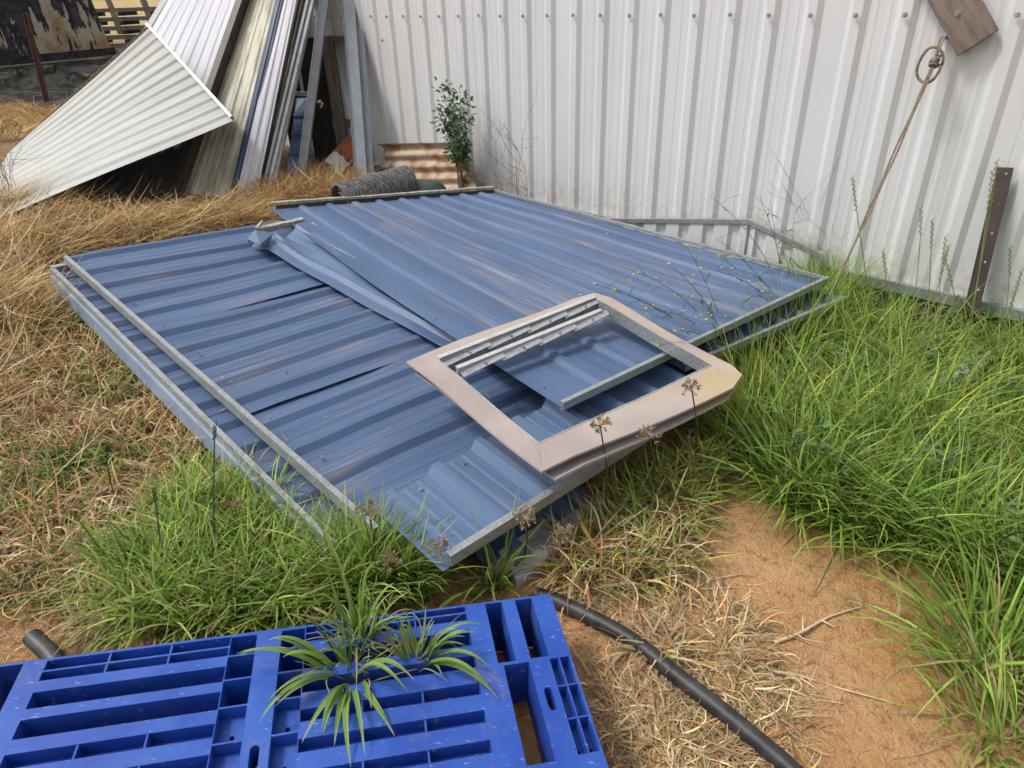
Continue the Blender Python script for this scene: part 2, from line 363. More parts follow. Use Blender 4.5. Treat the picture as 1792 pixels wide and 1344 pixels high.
mb = MB(); ny, nx = GX.shape
mb.v = [tuple(p) for p in np.stack([GX, GY, GZ], -1).reshape(-1, 3)]; mb.uv = [(0.0, 0.0)] * len(mb.v)
mb.f = [(j * nx + i, j * nx + i + 1, (j + 1) * nx + i + 1, (j + 1) * nx + i) for j in range(ny - 1) for i in range(nx - 1)]
ground = mb.obj('ground', SOIL, None, smooth=True); ground['kind'] = 'structure'; ground['label'] = 'reddish brown bare soil of the yard'

# ------------------------------------------------------------------ ribbed sheets
def profile(width, centers, base, crest, h, sw=0.0, far=None):
    """list of (across in metres, height) for raised trapezoid ribs"""
    pts = [(0.0, 0.0)]
    for i, c in enumerate(centers):
        for x, y in ((c - base, 0), (c - crest, h), (c + crest, h), (c + base, 0)):
            if 0 < x < width: pts.append((x, y))
        if sw and i + 1 < len(centers):
            c2 = centers[i + 1]
            for q in (0.36, 0.64):
                m = c + (c2 - c) * q
                for x, y in ((m - 0.010, 0), (m - 0.004, sw), (m + 0.004, sw), (m + 0.010, 0)): pts.append((x, y))
    pts.append((width, 0.0)); pts.sort(key=lambda t: t[0]); return pts
def ribbed(name, quad, prof, width, mat, parent, nu=1, thick=0.0016, up=None, v0=0.0, v1=1.0, disp=None, uvo=(0, 0), length=None, smooth=False):
    """quad: a (u0,v0), b (u1,v0), c (u0,v1), d (u1,v1); ribs run along u"""
    a, b, c, d = [np.array(q, float) for q in quad]
    if up is None:
        up = np.cross(b - a, c - a); up /= np.linalg.norm(up)
        if up[2] < 0: up = -up
    up = np.array(up, float); L = length or np.linalg.norm(b - a)
    vs = []; uv = []; k = len(prof)
    for i in range(nu + 1):
        u = i / nu
        for x, h in prof:
            t = v0 + (v1 - v0) * x / width
            p = (a * (1 - u) + b * u) * (1 - t) + (c * (1 - u) + d * u) * t + up * h
            if disp is not None: p = p + disp(u, t, p)
            vs.append(p); uv.append((u * L + uvo[0], x + uvo[1]))
    n = len(vs)
    vs2 = [p - up * thick for p in vs]
    fs = []
    for i in range(nu):
        for j in range(k - 1):
            q = (i * k + j, (i + 1) * k + j, (i + 1) * k + j + 1, i * k + j + 1)
            fs.append(q); fs.append(tuple(n + z for z in q[::-1]))
        fs.append((i * k, n + i * k, n + (i + 1) * k, (i + 1) * k))
        fs.append((i * k + k - 1, (i + 1) * k + k - 1, n + (i + 1) * k + k - 1, n + i * k + k - 1))
    for j in range(k - 1):
        fs.append((j, j + 1, n + j + 1, n + j)); e = nu * k
        fs.append((e + j, n + e + j, n + e + j + 1, e + j + 1))
    m = MB(); m.add(vs + vs2, fs, uv + uv)
    return m.obj(name, mat, parent, smooth=smooth)
def bil(q, u, v):
    a, b, c, d = [np.array(x, float) for x in q]
    return (a * (1 - u) + b * u) * (1 - v) + (c * (1 - u) + d * u) * v
def nrm(v): v = np.array(v, float); return v / np.linalg.norm(v)
def screw(parent, p, axis_, r=0.006, mat=None):
    axis_ = nrm(axis_); m = MB(); p = np.array(p)
    m.tube([p - axis_ * 0.002, p + axis_ * 0.0015], r * 1.6, 10); m.tube([p + axis_ * 0.0015, p + axis_ * 0.006], r, 6)
    return m.obj('screw', mat or STEELSCREW, parent)

# ------------------------------------------------------------------ shed wall
PIT = 0.19
ZB = 0.155
scr0 = float(W(628, 28) @ WD)         # the far visible screw, from here the ribs step by PIT
wall = empty('shed_wall', 'tall white ribbed steel wall of the shed', 'wall', wallpt(0.5, ZB))
t_far = scr0 + PIT * 9.5
idx = 0
WALLTOP = 2.7
t = t_far
while t > -2.4:
    t2 = t - PIT * 4
    cen = [PIT * (0.5 + i) for i in range(4)]
    prof = profile(PIT * 4, cen, 0.043, 0.019, 0.0155, 0.0014)
    prof[-1] = (PIT * 4 + 0.012, 0.0)
    off = 0.0012 * (idx % 2)
    quad = (wallpt(t, ZB, off), wallpt(t, WALLTOP, off), wallpt(t2, ZB, off), wallpt(t2, WALLTOP, off))
    ribbed('wall_sheet', quad, prof, PIT * 4, WALL, wall, nu=1, up=WN, uvo=(0, idx * 0.76), length=WALLTOP - ZB)
    t = t2; idx += 1
zs = float(W(1000, 27)[2])
k = -6
while scr0 - PIT * k > -2.0:
    screw(wall, wallpt(scr0 - PIT * k, zs + rnd.uniform(-0.003, 0.003), 0.029), WN); k += 1
screw(wall, W(669, 71, 0.028), WN)
m = MB(); m.channel(wallpt(t_far, ZB + 0.004, 0.034), wallpt(-2.4, ZB + 0.004, 0.034), (0, 0, 1), -WN, 0.05, 0.045)
m.obj('base_channel', GALV, wall)
m = MB(); m.hexa([wallpt(t_far, -0.4, 0.012), wallpt(-2.4, -0.4, 0.012), wallpt(-2.4, -0.4, -0.3), wallpt(t_far, -0.4, -0.3),
                  wallpt(t_far, ZB - 0.045, 0.012), wallpt(-2.4, ZB - 0.045, 0.012), wallpt(-2.4, ZB - 0.045, -0.3), wallpt(t_far, ZB - 0.045, -0.3)])
m.obj('slab_edge', DARKFILL, wall)

# ------------------------------------------------------------------ blue panel stack
def Bz(px, py, dz=0.0): return PP(px, py, 0.165 + dz, -0.10, 0.0, -0.35, 0.0)
BTL, BBL = Bz(112, 458), Bz(652, 937)
ribd = nrm(Bz(562, 498) - Bz(250, 578)); chd = nrm(BBL - BTL)
ribd = nrm(ribd - chd * (ribd @ chd) * 0.5)
BLEN = 2.05
chlen = float(np.linalg.norm(BBL - BTL))
upB = nrm(np.cross(chd, ribd)); upB = upB if upB[2] > 0 else -upB
pB = empty('blue_wall_panel', 'large dusty blue ribbed panel with galvanised edge strip, lying at left of the stack', 'panel', (BTL + BBL) / 2 - np.array([0, 0, .05]), 'fallen blue panels')
s1 = float((Bz(250, 578) - BTL) @ chd); s2 = float((Bz(422.5, 725) - BTL) @ chd)
cuts = [0.0, s1, s2, chlen]
for i in range(3):
    w0, w1 = cuts[i], cuts[i + 1]; wid = w1 - w0
    nr = max(3, round(wid / 0.172)); pit = wid / nr
    cen = [0.03 if i == 0 else pit * 0.55] + [pit * (0.55 if i else 0.3) + pit * j for j in range(1, nr)]
    pr = profile(wid, cen, 0.034, 0.013, 0.0165, 0.0014)
    lift = 0.0035 * (2 - i)
    pr[-1] = (wid + 0.02, -0.001)
    a = BTL + chd * w0 + upB * lift; c = BTL + chd * w1 + upB * lift
    def dsp(u, t, p, ph=i * 2.1): return upB * (0.004 * math.sin(u * 5 + ph + t * 6) + 0.003 * math.sin(u * 11 + t * 3 + ph) + 0.006 * mnoise.noise((u * 7 + ph, t * 6, ph)))
    ribbed('sheet', (a, a + ribd * BLEN, c, c + ribd * BLEN), pr, wid, BLUE, pB, nu=14, up=upB, disp=dsp, uvo=(i * 3.3, i * 1.7))
m = MB(); ca = BTL + chd * 0.02 + upB * 0.020 + ribd * 0.0; cb = BTL + chd * (chlen + 0.01) + upB * 0.020
m.channel(ca + upB * 0.014 - ribd * 0.002, cb + upB * 0.010 - ribd * 0.002, upB, ribd, 0.017, 0.036, 0.0025); m.obj('edge_channel', GALV, pB)
for q in np.linspace(0.05, 0.97, 9):
    screw(pB, BTL + chd * chlen * q + ribd * (0.07 + 0.01 * math.sin(q * 40)) + upB * 0.012, upB, 0.0035)
# rows of small fixings across the pans
for q in (0.33, 0.64, 0.9):
    for d_ in (0.25, 0.72, 1.2): screw(pB, BTL + chd * chlen * (q + rnd.uniform(-.02, .02)) + ribd * d_ + upB * 0.008, upB, 0.003)

# the panel underneath, its channel further out
ATL, ABL = Bz(92, 480, -0.045), Bz(578, 966, -0.045)
acd = nrm(ABL - ATL); ard = nrm(ribd - acd * (ribd @ acd)); upA = nrm(np.cross(acd, ard)); upA = upA if upA[2] > 0 else -upA
alen = float(np.linalg.norm(ABL - ATL))
pA = empty('blue_wall_panel', 'blue panel underneath at far left, only its pale edge channel and a strip showing', 'panel', (ATL + ABL) / 2 - np.array([0, 0, .06]), 'fallen blue panels')
for i in range(3):
    wid = alen / 3; nr = 5; pit = wid / nr
    pr = profile(wid, [pit * (0.5 + j) for j in range(nr)], 0.034, 0.013, 0.018)
    a = ATL + acd * wid * i + upA * 0.002 * (2 - i); c = ATL + acd * wid * (i + 1) + upA * 0.002 * (2 - i)
    ribbed('sheet', (a, a + ard * 0.9, c, c + ard * 0.9), pr, wid, BLUE, pA, nu=3, up=upA, uvo=(i * 1.3, i * 2.7))
m = MB(); m.channel(ATL + upA * 0.032 - ard * 0.003, ABL + upA * 0.032 - ard * 0.003, upA, ard, 0.017, 0.03, 0.0025); m.obj('edge_channel', GALV, pA)
m = MB(); m.beam(ATL - upA * 0.035 - ard * 0.006, ABL - upA * 0.035 - ard * 0.006, 0.012, 0.07, upA); m.obj('side_flashing', LIGHTBLUE, pA)
m = MB(); m.beam(ATL + upA * 0.012 + ard * 0.0, ATL + ard * 0.35 + upA * 0.012, 0.03, 0.05, upA); m.obj('end_channel', GALV, pA)

# upper panel, ribs running towards the camera
EFL, EFR, ER, EN = P(474, 366, 0.315), P(866, 337, 0.235), P(1448, 494, 0.205), P(984, 714, 0.245)
EQ = (EFL, EN, EFR, ER)                     # u: far -> near, v: left -> right
upE = nrm(np.cross(EN - EFL, EFR - EFL)); upE = upE if upE[2] > 0 else -upE
pE = empty('blue_roof_panel', 'broad blue ribbed panel on top of the stack beside the shed wall', 'panel', (EFL + ER) / 2 - np.array([0, 0, .1]), 'fallen blue panels')
EW = 1.38
ec = [0.126, 0.238, 0.346, 0.451, 0.552, 0.650, 0.744, 0.836, 0.926]
def sagE(u, t, p):
    s = math.sin(math.pi * min(1, u)) * (1 - t) ** 2 * -0.022 + 0.004 * math.sin(u * 9 + t * 5) * (1 - abs(2 * u - 1))
    return upE * s
half = 0.598
for i, (a0, a1) in enumerate(((0.0, half), (half - 0.004, 1.0))):
    wid = (a1 - a0) * EW; cs = [(c - a0) * EW for c in ec if a0 - 0.01 < c < a1]
    pr = profile(wid, cs, 0.026, 0.010, 0.0125, 0.0010)
    if i == 0: pr[-1] = (wid, 0.004)
    ribbed('sheet', EQ, pr, wid, BLUE, pE, nu=22, up=upE, v0=a0, v1=a1, disp=sagE, uvo=(11 + i * 4, i * 2.2))
nE = nrm(ER - EN); 
m = MB(); m.channel(EN + upE * 0.020 + nrm(EN - EFL) * 0.004, ER + upE * 0.026 + nrm(ER - EFR) * 0.004, upE, -nrm(EN - EFL), 0.016, 0.028, 0.0025); m.obj('edge_channel', GALV, pE)
m = MB(); m.beam(EFL + upE * 0.030 - nrm(EN - EFL) * 0.012 + nrm(EFR - EFL) * 0.01, EFR + upE * 0.030 - nrm(ER - EFR) * 0.012, 0.028, 0.012, upE, 12, 0.002); m.obj('end_flashing', WOOD_GREY, pE)
m = MB(); m.beam(EFL - upE * 0.012 - nrm(EN - EFL) * 0.004 + nrm(EFR - EFL) * 0.03, EFR - upE * 0.012 - nrm(ER - EFR) * 0.004, 0.004, 0.06, upE); m.obj('end_cap', BROWNTRIM, pE)
m = MB(); m.beam(EFR + upE * 0.012 + nE * 0.002, ER + upE * 0.012 + nE * 0.002, 0.02, 0.014, upE, 10, 0.003); m.obj('side_flashing', GALV, pE)
for q in np.linspace(0.03, 0.95, 8): screw(pE, bil(EQ, q, 0.022) + sagE(q, 0.02, None) + upE * 0.001, upE, 0.003)
# the panel just under it, showing at the near right
off = nrm(EN - EFL) * 0.03 + nE * 0.03 - np.array([0, 0, 0.062])
off2 = nrm(ER - EFR) * 0.09 + nE * 0.01 - np.array([0, 0, 0.066])
E2 = (EFL * 0.55 + EN * 0.45 + off + nE * 0.55, EN + off + nE * 0.55, EFR * 0.55 + ER * 0.45 + off2, ER + off2)
pE2 = empty('blue_roof_panel', 'blue panel sandwiched under the top one, its galvanised edge showing among green grass', 'panel', E2[3] - np.array([0, 0, .05]), 'fallen blue panels')
wid = float(np.linalg.norm(E2[3] - E2[1]))
pr = profile(wid, [wid * (0.07 + 0.13 * i) for i in range(8)], 0.027, 0.012, 0.019)
ribbed('sheet', E2, pr, wid, BLUE, pE2, nu=3, uvo=(25, 1))
u2 = nrm(E2[1] - E2[0])
m = MB(); m.channel(E2[1] + upE * 0.022, E2[3] + upE * 0.022, upE, -u2, 0.016, 0.026, 0.0025); m.obj('edge_channel', GALV, pE2)

# crumpled sheet poking out under the upper panel's left edge
D0, D1 = Bz(440, 425, 0.035), Bz(812, 628, 0.035)
D2, D3 = Bz(560, 392, 0.045), Bz(930, 600, 0.045)
DQ = (D0, D1, D2, D3); wd_ = 0.34
def dD(u, t, p):
    b = 0.014 * math.sin(u * 8.0 + t * 9) * math.exp(-3 * u) + 0.006 * math.sin(u * 17 + t * 4) * (1 - u)
    if u < 0.10: b += 0.020 * math.sin(t * 22) * (1 - u * 10) - 0.02 * (1 - u * 10) * (t < 0.3)
    return upB * b
pD = empty('crumpled_sheet', 'buckled narrow blue sheet with a torn end, trapped under the top panel', 'sheet', D0 - np.array([0, 0, .03]))
pr = profile(wd_, [0.085, 0.235], 0.030, 0.012, 0.017)
pr2 = []
for (x, h), (x2, h2) in zip(pr, pr[1:]):
    pr2 += [(x, h), ((x + x2) / 2, (h + h2) / 2)]
pr2.append(pr[-1])
ribbed('sheet', DQ, pr2, wd_, BLUE2, pD, nu=26, up=upB, disp=dD, uvo=(30, 3))
m = MB()   # the torn, folded flap
e0 = Bz(432, 418, 0.075); e1 = Bz(470, 432, 0.03); e2 = Bz(478, 408, 0.075); e3 = Bz(447, 402, 0.095); e4 = Bz(455, 428, 0.10)
for tri in ((e0, e1, e4), (e1, e2, e4), (e2, e3, e4), (e3, e0, e4)):
    nn = nrm(np.cross(tri[1] - tri[0], tri[2] - tri[0])) * 0.0015
    m.add(list(tri) + [q - nn for q in tri], [(0, 1, 2), (5, 4, 3), (0, 3, 4, 1), (1, 4, 5, 2), (2, 5, 3, 0)])
m.obj('torn_flap', BLUE2, pD)
# timber batten and splinter at the crumpled corner
bt = empty('timber_batten', 'split grey timber batten at the crumpled blue corner', 'timber', Bz(460, 405, 0.0))
m = MB(); m.beam(Bz(452, 404, 0.05), Bz(530, 386, 0.055), 0.035, 0.03, upB, 6, 0.002); m.obj('batten', WOOD_GREY, bt)
m = MB(); m.beam(Bz(436, 422, 0.055), Bz(459, 388, 0.09), 0.012, 0.014, upB, 4, 0.004); m.beam(Bz(450, 398, 0.10), Bz(458, 412, 0.03), 0.03, 0.008, upB); m.obj('splinter', WOOD_GREY, bt)

# short sheet with its ribs crosswise at the near end
C0, C1, C2, C3 = Bz(652, 888, 0.026), Bz(775, 1000, 0.02), Bz(1120, 612, 0.086), Bz(1262, 690, 0.07)
CQ = (C0, C1, C2, C3); cw = float(np.linalg.norm(C2 - C0))
pC = empty('short_blue_sheet', 'short blue sheet with blunt ended ribs at the near end of the stack', 'sheet', (C0 + C3) / 2 - np.array([0, 0, .03]))
prc = profile(cw, [cw * q for q in (0.04, 0.175, 0.31, 0.44, 0.57, 0.70, 0.83, 0.95)], 0.030, 0.012, 0.028, 0.0016)
ribbed('sheet', CQ, prc, cw, BLUE2, pC, nu=6, uvo=(40, 5))
cu = nrm(C1 - C0); upC = nrm(np.cross(C1 - C0, C2 - C0)); upC = upC if upC[2] > 0 else -upC
m = MB(); m.channel(C1 + upC * 0.033 + (C3 - C1) * 0.02, C3 + upC * 0.033, upC, -cu, 0.02, 0.036, 0.0025); m.obj('edge_channel', GALV, pC)
for q in (0.11, 0.24, 0.375): screw(pC, bil(CQ, 0.12, q) + upC * 0.001, upC, 0.004)
# lowest sheet, a corner showing in front
Lq = (P(800, 930, 0.045), P(868, 1012, 0.035), P(985, 830, 0.05), P(1060, 890, 0.03))
lw = float(np.linalg.norm(Lq[2] - Lq[0]))
pL = empty('bottom_blue_sheet', 'lowest blue sheet, its corner showing beside the dry tuft at the near end', 'sheet', Lq[1])
ribbed('sheet', Lq, profile(lw, [lw * .25, lw * .75], 0.03, 0.014, 0.018), lw, BLUE2, pL, nu=2, uvo=(50, 2))
m = MB()
m.channel(Lq[1] + np.array([0, 0, .02]), Lq[3] + np.array([0, 0, .02]), (0, 0, 1), -nrm(Lq[1] - Lq[0]), 0.035, 0.03, 0.0025); m.obj('edge_channel', GALV, pL)
# supports that hold the stack off the ground
for (px_, py_, ln) in ((300, 560, 0.55), (560, 830, 0.5)):
    c = Bz(px_, py_, -0.12); c = c + ard * 0.28
    m = MB(); m.beam(np.array([*(c - ard * ln / 2)[:2], c[2] - .02]), np.array([*(c + ard * ln / 2)[:2], c[2] - .06]), 0.09, 0.09, nseg=4, wob=0.003)
    o = m.obj('timber_bearer', WOOD, None, loc=c); tag(o, 'grey timber bearer in the shadow under the %s of the left blue panel' % ('far end' if py_ < 700 else 'near end'), 'timber')
# ------------------------------------------------------------------ beige window surround
def zf(px_, py_, base): 
    return P(px_, py_, base)
def ring(name, outer, inner, label, zlip, mat):
    r_ = empty(name, label, 'frame', np.mean([np.array(p) for p in outer], 0) - np.array([0, 0, .05]), 'beige window surrounds')
    # four mitred sides
    n = len(outer); t = np.array([0, 0, 0.0025])
    for k in range(4):
        o0, o1 = outer[k], outer[(k + 1) % 4]; i0, i1 = inner[k], inner[(k + 1) % 4]
        m = MB(); N = 8; vs = []; lipv = []
        for s_ in range(N + 1):
            u = s_ / N
            po = np.array(o0) * (1 - u) + np.array(o1) * u; pi = np.array(i0) * (1 - u) + np.array(i1) * u
            kc = k if s_ == 0 else (k + 1) % 4 if s_ == N else -1
            po = po + (pi - po) * {1: .34, 2: .30}.get(kc, 0.0)
            wv = np.array([0, 0, 0.006 * math.sin(u * math.pi * 2 + k) * (1 if 0 < u < 1 else 0)])
            cdir = nrm(pi - po)
            vs += [po - np.array([0, 0, 0.006]) - cdir * 0.001 + wv, po + wv, po * .5 + pi * .5 + wv * .7 + np.array([0, 0, .0015 * math.sin(u * 9 + k)]), pi + wv * 0.4]
            lipv.append(pi + wv * 0.4)
        nv = len(vs); vs2 = [p - t for p in vs]
        # thickness: shift inward/down
        for q in range(len(vs2)):
            if q % 4 in (0,): vs2[q] = vs[q] + nrm(np.array(inner[k]) - np.array(outer[k])) * 0.002
        fs = []
        for s_ in range(N):
            for j in range(3):
                q = (s_ * 4 + j, s_ * 4 + j + 1, s_ * 4 + 5 + j, s_ * 4 + 4 + j); fs.append(q); fs.append(tuple(nv + z for z in q[::-1]))
            fs.append((s_ * 4, s_ * 4 + 4, nv + s_ * 4 + 4, nv + s_ * 4)); fs.append((s_ * 4 + 3, nv + s_ * 4 + 3, nv + s_ * 4 + 7, s_ * 4 + 7))
        for j in range(3):
            fs.append((j, nv + j, nv + j + 1, j + 1)); e = N * 4; fs.append((e + j, e + j + 1, nv + e + j + 1, nv + e + j))
        m.add(vs, []); m.add(vs2, fs)
        m.f = fs
        side = m.obj('frame_side', mat, r_)
        if zlip > .01:
            ml_ = MB(); cin = nrm(np.array(inner[k]) + np.array(inner[(k + 1) % 4]) - np.array(outer[k]) - np.array(outer[(k + 1) % 4])); vl = []
            for p in lipv: vl += [p + np.array([0, 0, .002]) + cin * .0005, p - np.array([0, 0, zlip]) + cin * .0005, p - np.array([0, 0, zlip]) + cin * .003, p + np.array([0, 0, .002]) + cin * .003]
            fl_ = [(a_ * 4 + b_, a_ * 4 + (b_ + 1) % 4, a_ * 4 + 4 + (b_ + 1) % 4, a_ * 4 + 4 + b_) for a_ in range(len(lipv) - 1) for b_ in range(4)]
            ml_.add(vl, fl_); ml_.obj('inner_lip', ALU if k in (2, 3) else GALV, side)
    return r_
fo = [P(711, 633, .335), P(1040, 507, .355), P(1322, 662, .275), P(948, 825, .285)]
fi = [P(768, 632, .335), P(1043, 523, .355), P(1246, 640, .285), P(943, 777, .290)]
fr = ring('window_surround', fo, fi, 'beige metal window surround lying on top of the blue panels', 0.045, FRAME)
sh = np.array([0.012, -0.035, -0.042])
fo2 = [np.array(fo[0]) + np.array([.03, -.02, -.032]), np.array(fo[1]) + np.array([0, -.01, -.03]), np.array(fo[2]) + np.array([-.03, -.02, -.03]), np.array(fo[3]) + np.array([.035, .0, -.028])]
fi2 = [np.array(fi[0]) + np.array([-.03, .0, -.05]), np.array(fi[1]) + np.array([0.02, .03, -.045]), np.array(fi[2]) + np.array([.03, .02, -.04]), np.array(fi[3]) + np.array([.0, -.03, -.035])]
fr2 = ring('window_surround', fo2, fi2, 'second beige surround directly under the top one, peeping out at the near corner', 0.02, FRAME)
# louvre clip rails standing in the far side of the opening
for r_i, (pa, pb, dz) in enumerate((((768, 634), (1040, 527), 0.0), ((800, 652), (1052, 550), -0.02))):
    a = P(*pa, .325 + dz); b = P(*pb, .343 + dz)
    lr = empty('louvre_rail', ('upper' if r_i == 0 else 'lower') + ' grey louvre clip rail inside the beige window surround', 'rail', (a + b) / 2 - np.array([0, 0, .03]), 'louvre rails')
    d = nrm(b - a); sx = nrm(np.cross(d, (0, 0, 1)))
    m = MB(); m.beam(a, b, 0.012, 0.03, (0, 0, 1)); m.beam(a + np.array([0, 0, .018]), b + np.array([0, 0, .018]), 0.02, 0.003); m.obj('rail', ALU, lr)
    ln = float(np.linalg.norm(b - a)); nclip = 4
    for k in range(nclip):
        c0 = a + d * (ln * (k + 0.04) / nclip); c1 = a + d * (ln * (k + 1.12) / nclip)
        m = MB(); m.beam(c0 + sx * 0.018 + np.array([0, 0, -.003]), c1 + sx * 0.014 + np.array([0, 0, .007]), 0.020, 0.003, nrm(np.array([0, 0, 1.0]) + sx * 0.7))
        cl = m.obj('blade_clip', ALU, lr)
        m = MB(); cc = c0 * .45 + c1 * .55 + sx * 0.012 + np.array([0, 0, .004]); m.tube([cc - sx * .004, cc + sx * .010], 0.004, 8); m.obj('pivot', STEELSCREW, cl)
# offcut of ribbed panel edging inside the frame is the upper panel's own channel
# ------------------------------------------------------------------ white gable panel by the wall
GO = 0.085
gp = [(W(1030, 384, GO)), (W(1310, 386, GO)), (W(1440, 447, GO))]
gt = [float(p @ WD) for p in gp]; gzv = [float(p[2]) for p in gp]
gab = empty('gable_panel', 'low white ribbed gable panel with galvanised capping, behind the blue panels', 'panel', wallpt(sum(gt) / 3, 0.05, GO))
def gtop(t): return float(np.interp(-t, [-q for q in gt], gzv))
m = MB(); vs = []; fs = []; uv = []; cols = []
t = gt[0]; pit = 0.145; i = 0
while t > gt[2]:
    for dx, h in ((0, 0), (pit * .30, 0), (pit * .40, -.016), (pit * .66, -.016), (pit * .76, 0)):
        if t - dx > gt[2]: cols.append((t - dx, h))
    if t > gt[1] > t - pit: cols.append((gt[1], -.016))
    t -= pit
cols.sort(key=lambda q: -q[0])
for tt, h in cols:
    vs += [wallpt(tt, -0.15, GO + h), wallpt(tt, gtop(tt), GO + h), wallpt(tt, -0.15, GO + h - .002), wallpt(tt, gtop(tt), GO + h - .002)]
    uv += [(0.0, -tt + 3), (0.5, -tt + 3)] * 2
for j in range(len(cols) - 1):
    b = j * 4; fs += [(b, b + 4, b + 5, b + 1), (b + 2, b + 3, b + 7, b + 6), (b + 1, b + 5, b + 7, b + 3)]
m.add(vs, fs, uv); m.obj('sheet', WALL, gab)
m = MB()
for a, b in ((0, 1), (1, 2)):
    pa, pb = wallpt(gt[a], gzv[a], GO + .006), wallpt(gt[b], gzv[b], GO + .006)
    m.channel(pa + np.array([0, 0, .006]), pb + np.array([0, 0, .006]), (0, 0, 1), -WN, 0.03, 0.022)
m.obj('capping', GALV, gab)

# ------------------------------------------------------------------ board, rope, post at the wall
bl, br = W(1676, 98, .05), W(1743, 50, .05); up_ = nrm(W(1622, 0, .05) - bl)
ex = nrm(br - bl); ex = nrm(ex - up_ * (ex @ up_)); bw_ = float((br - bl) @ ex)
bd = empty('wall_board', 'weathered brown board screwed askew to the white wall, top right', 'board', (bl + br) / 2)
m = MB(); th = WN * 0.03
f4 = [bl, bl + ex * bw_, bl + ex * bw_ + up_ * 0.42, bl + up_ * 0.42]
m.add([p - th for p in f4] + f4, [(3, 2, 1, 0), (4, 5, 6, 7), (0, 1, 5, 4), (1, 2, 6, 5), (2, 3, 7, 6), (3, 0, 4, 7)],
      [(0, 0), (0, bw_), (.42, bw_), (.42, 0), (0.02, 0.02), (0.02, bw_), (.42, bw_), (.42, 0.02)])
m.obj('plank', BOARD, bd, bevel=0.002); screw(bd, W(1676, 23, .051), WN, 0.007)

rp = empty('rope', 'brown doubled rope with a looped knot, running from the wall board to the grass', 'rope', P(1437, 550, .10))
ra = W(1652, 66, .05); rk = W(1636, 108, .09); rb = P(1437, 550, .10)
for k, o_ in enumerate((-1, 1)):
    m = MB(); pts = []
    for i in range(41):
        u = i / 40; p = rk * (1 - u) + rb * u; tw = math.sin(u * 26 + (0 if k else math.pi)) * 0.0035
        side = nrm(np.cross(rb - rk, WN)); p = p + side * (0.0045 * o_ * math.sin(math.pi * min(1, u * 1.1 + .12)) + tw * 0.5) - np.array([0, 0, 0.03 * math.sin(math.pi * u)])
        pts.append(p)
    m.tube(pts, 0.0042, 7); m.obj('strand', ROPE, rp, smooth=True)
m = MB(); m.tube([ra - WN * .06, ra, rk * .5 + ra * .5 + WN * .01, rk], 0.005, 7); m.tube([ra - WN * .06 + WD * .01, ra + WD * .012, rk * .5 + ra * .5 - WN * .004 + WD * .01, rk], 0.004, 7); m.obj('tail', ROPE, rp, smooth=True)
m = MB(); lc = W(1627, 114, .10); s_ = nrm(W(1645, 114, .10) - lc); v_ = np.array([0, 0, 1.0])
m.tube([lc + s_ * (0.042 * math.cos(a)) * (1 + .12 * math.sin(2 * a)) + v_ * (0.064 * math.sin(a)) + WN * .01 * math.sin(a) for a in np.linspace(0, 2 * math.pi, 26)], 0.0055, 8); m.obj('loop', ROPE, rp, smooth=True)
m = MB()
for q in range(3):
    kc = rk + v_ * (0.012 * (q - 1)) + WN * .004
    m.tube([kc + s_ * 0.014 * math.cos(a) + WN * 0.012 * math.sin(a) + v_ * 0.008 * math.sin(a + q) for a in np.linspace(0, 2 * math.pi, 14)], 0.0055, 7)
m.tube([rk, rk + s_ * .02 - v_ * .012, rk + s_ * .024 - v_ * .03], .0045, 7); m.obj('knot', ROPE, rp, smooth=True)

# punched steel post leaning on the wall
pt0, pt1 = W(1760, 293, .035), W(1700, 545, .12)
ps = empty('steel_post', 'dark brown steel post with punched holes leaning on the white wall at right', 'post', pt1)
ax = nrm(pt1 - pt0); sx = nrm(W(1777, 293, .035) - W(1745, 293, .035)); sx = nrm(sx - ax * (sx @ ax)); fn = nrm(np.cross(ax, sx)); fn = fn if fn @ WN > 0 else -fn
PW2 = 0.052; Ltot = float(np.linalg.norm(pt1 - pt0)); m = MB(); ncell = 5; cl = Ltot / ncell
for c in range(ncell):
    y0 = c * cl; yc = y0 + cl * .2; r = 0.005
    o4 = [(-PW2 / 2, y0), (PW2 / 2, y0), (PW2 / 2, y0 + cl), (-PW2 / 2, y0 + cl)]
    i8 = [(0.006 + r * math.cos(a), yc + r * math.sin(a)) for a in np.linspace(-3 * math.pi / 4, -3 * math.pi / 4 + 2 * math.pi, 9)[:-1]]
    for k_, dz in ((0, 0.0), (1, -0.004)):
        vs = [pt0 + sx * x + ax * y + fn * dz for x, y in o4 + i8]
        fs = []
        for e in range(4):
            a, b = e, (e + 1) % 4; i0, i1, i2 = 4 + 2 * e, 4 + (2 * e + 1) % 8, 4 + (2 * e + 2) % 8
            fs += [(a, b, i1, i0) if False else (a, i1, i0), (a, b, i1), (b, i2, i1)]
        m.add(vs, fs if k_ == 0 else [f[::-1] for f in fs])
m.beam(pt0 - sx * PW2 / 2 - fn * .016, pt1 - sx * PW2 / 2 - fn * .016, 0.004, 0.036, fn)
m.obj('angle_section', STEELBROWN, ps)

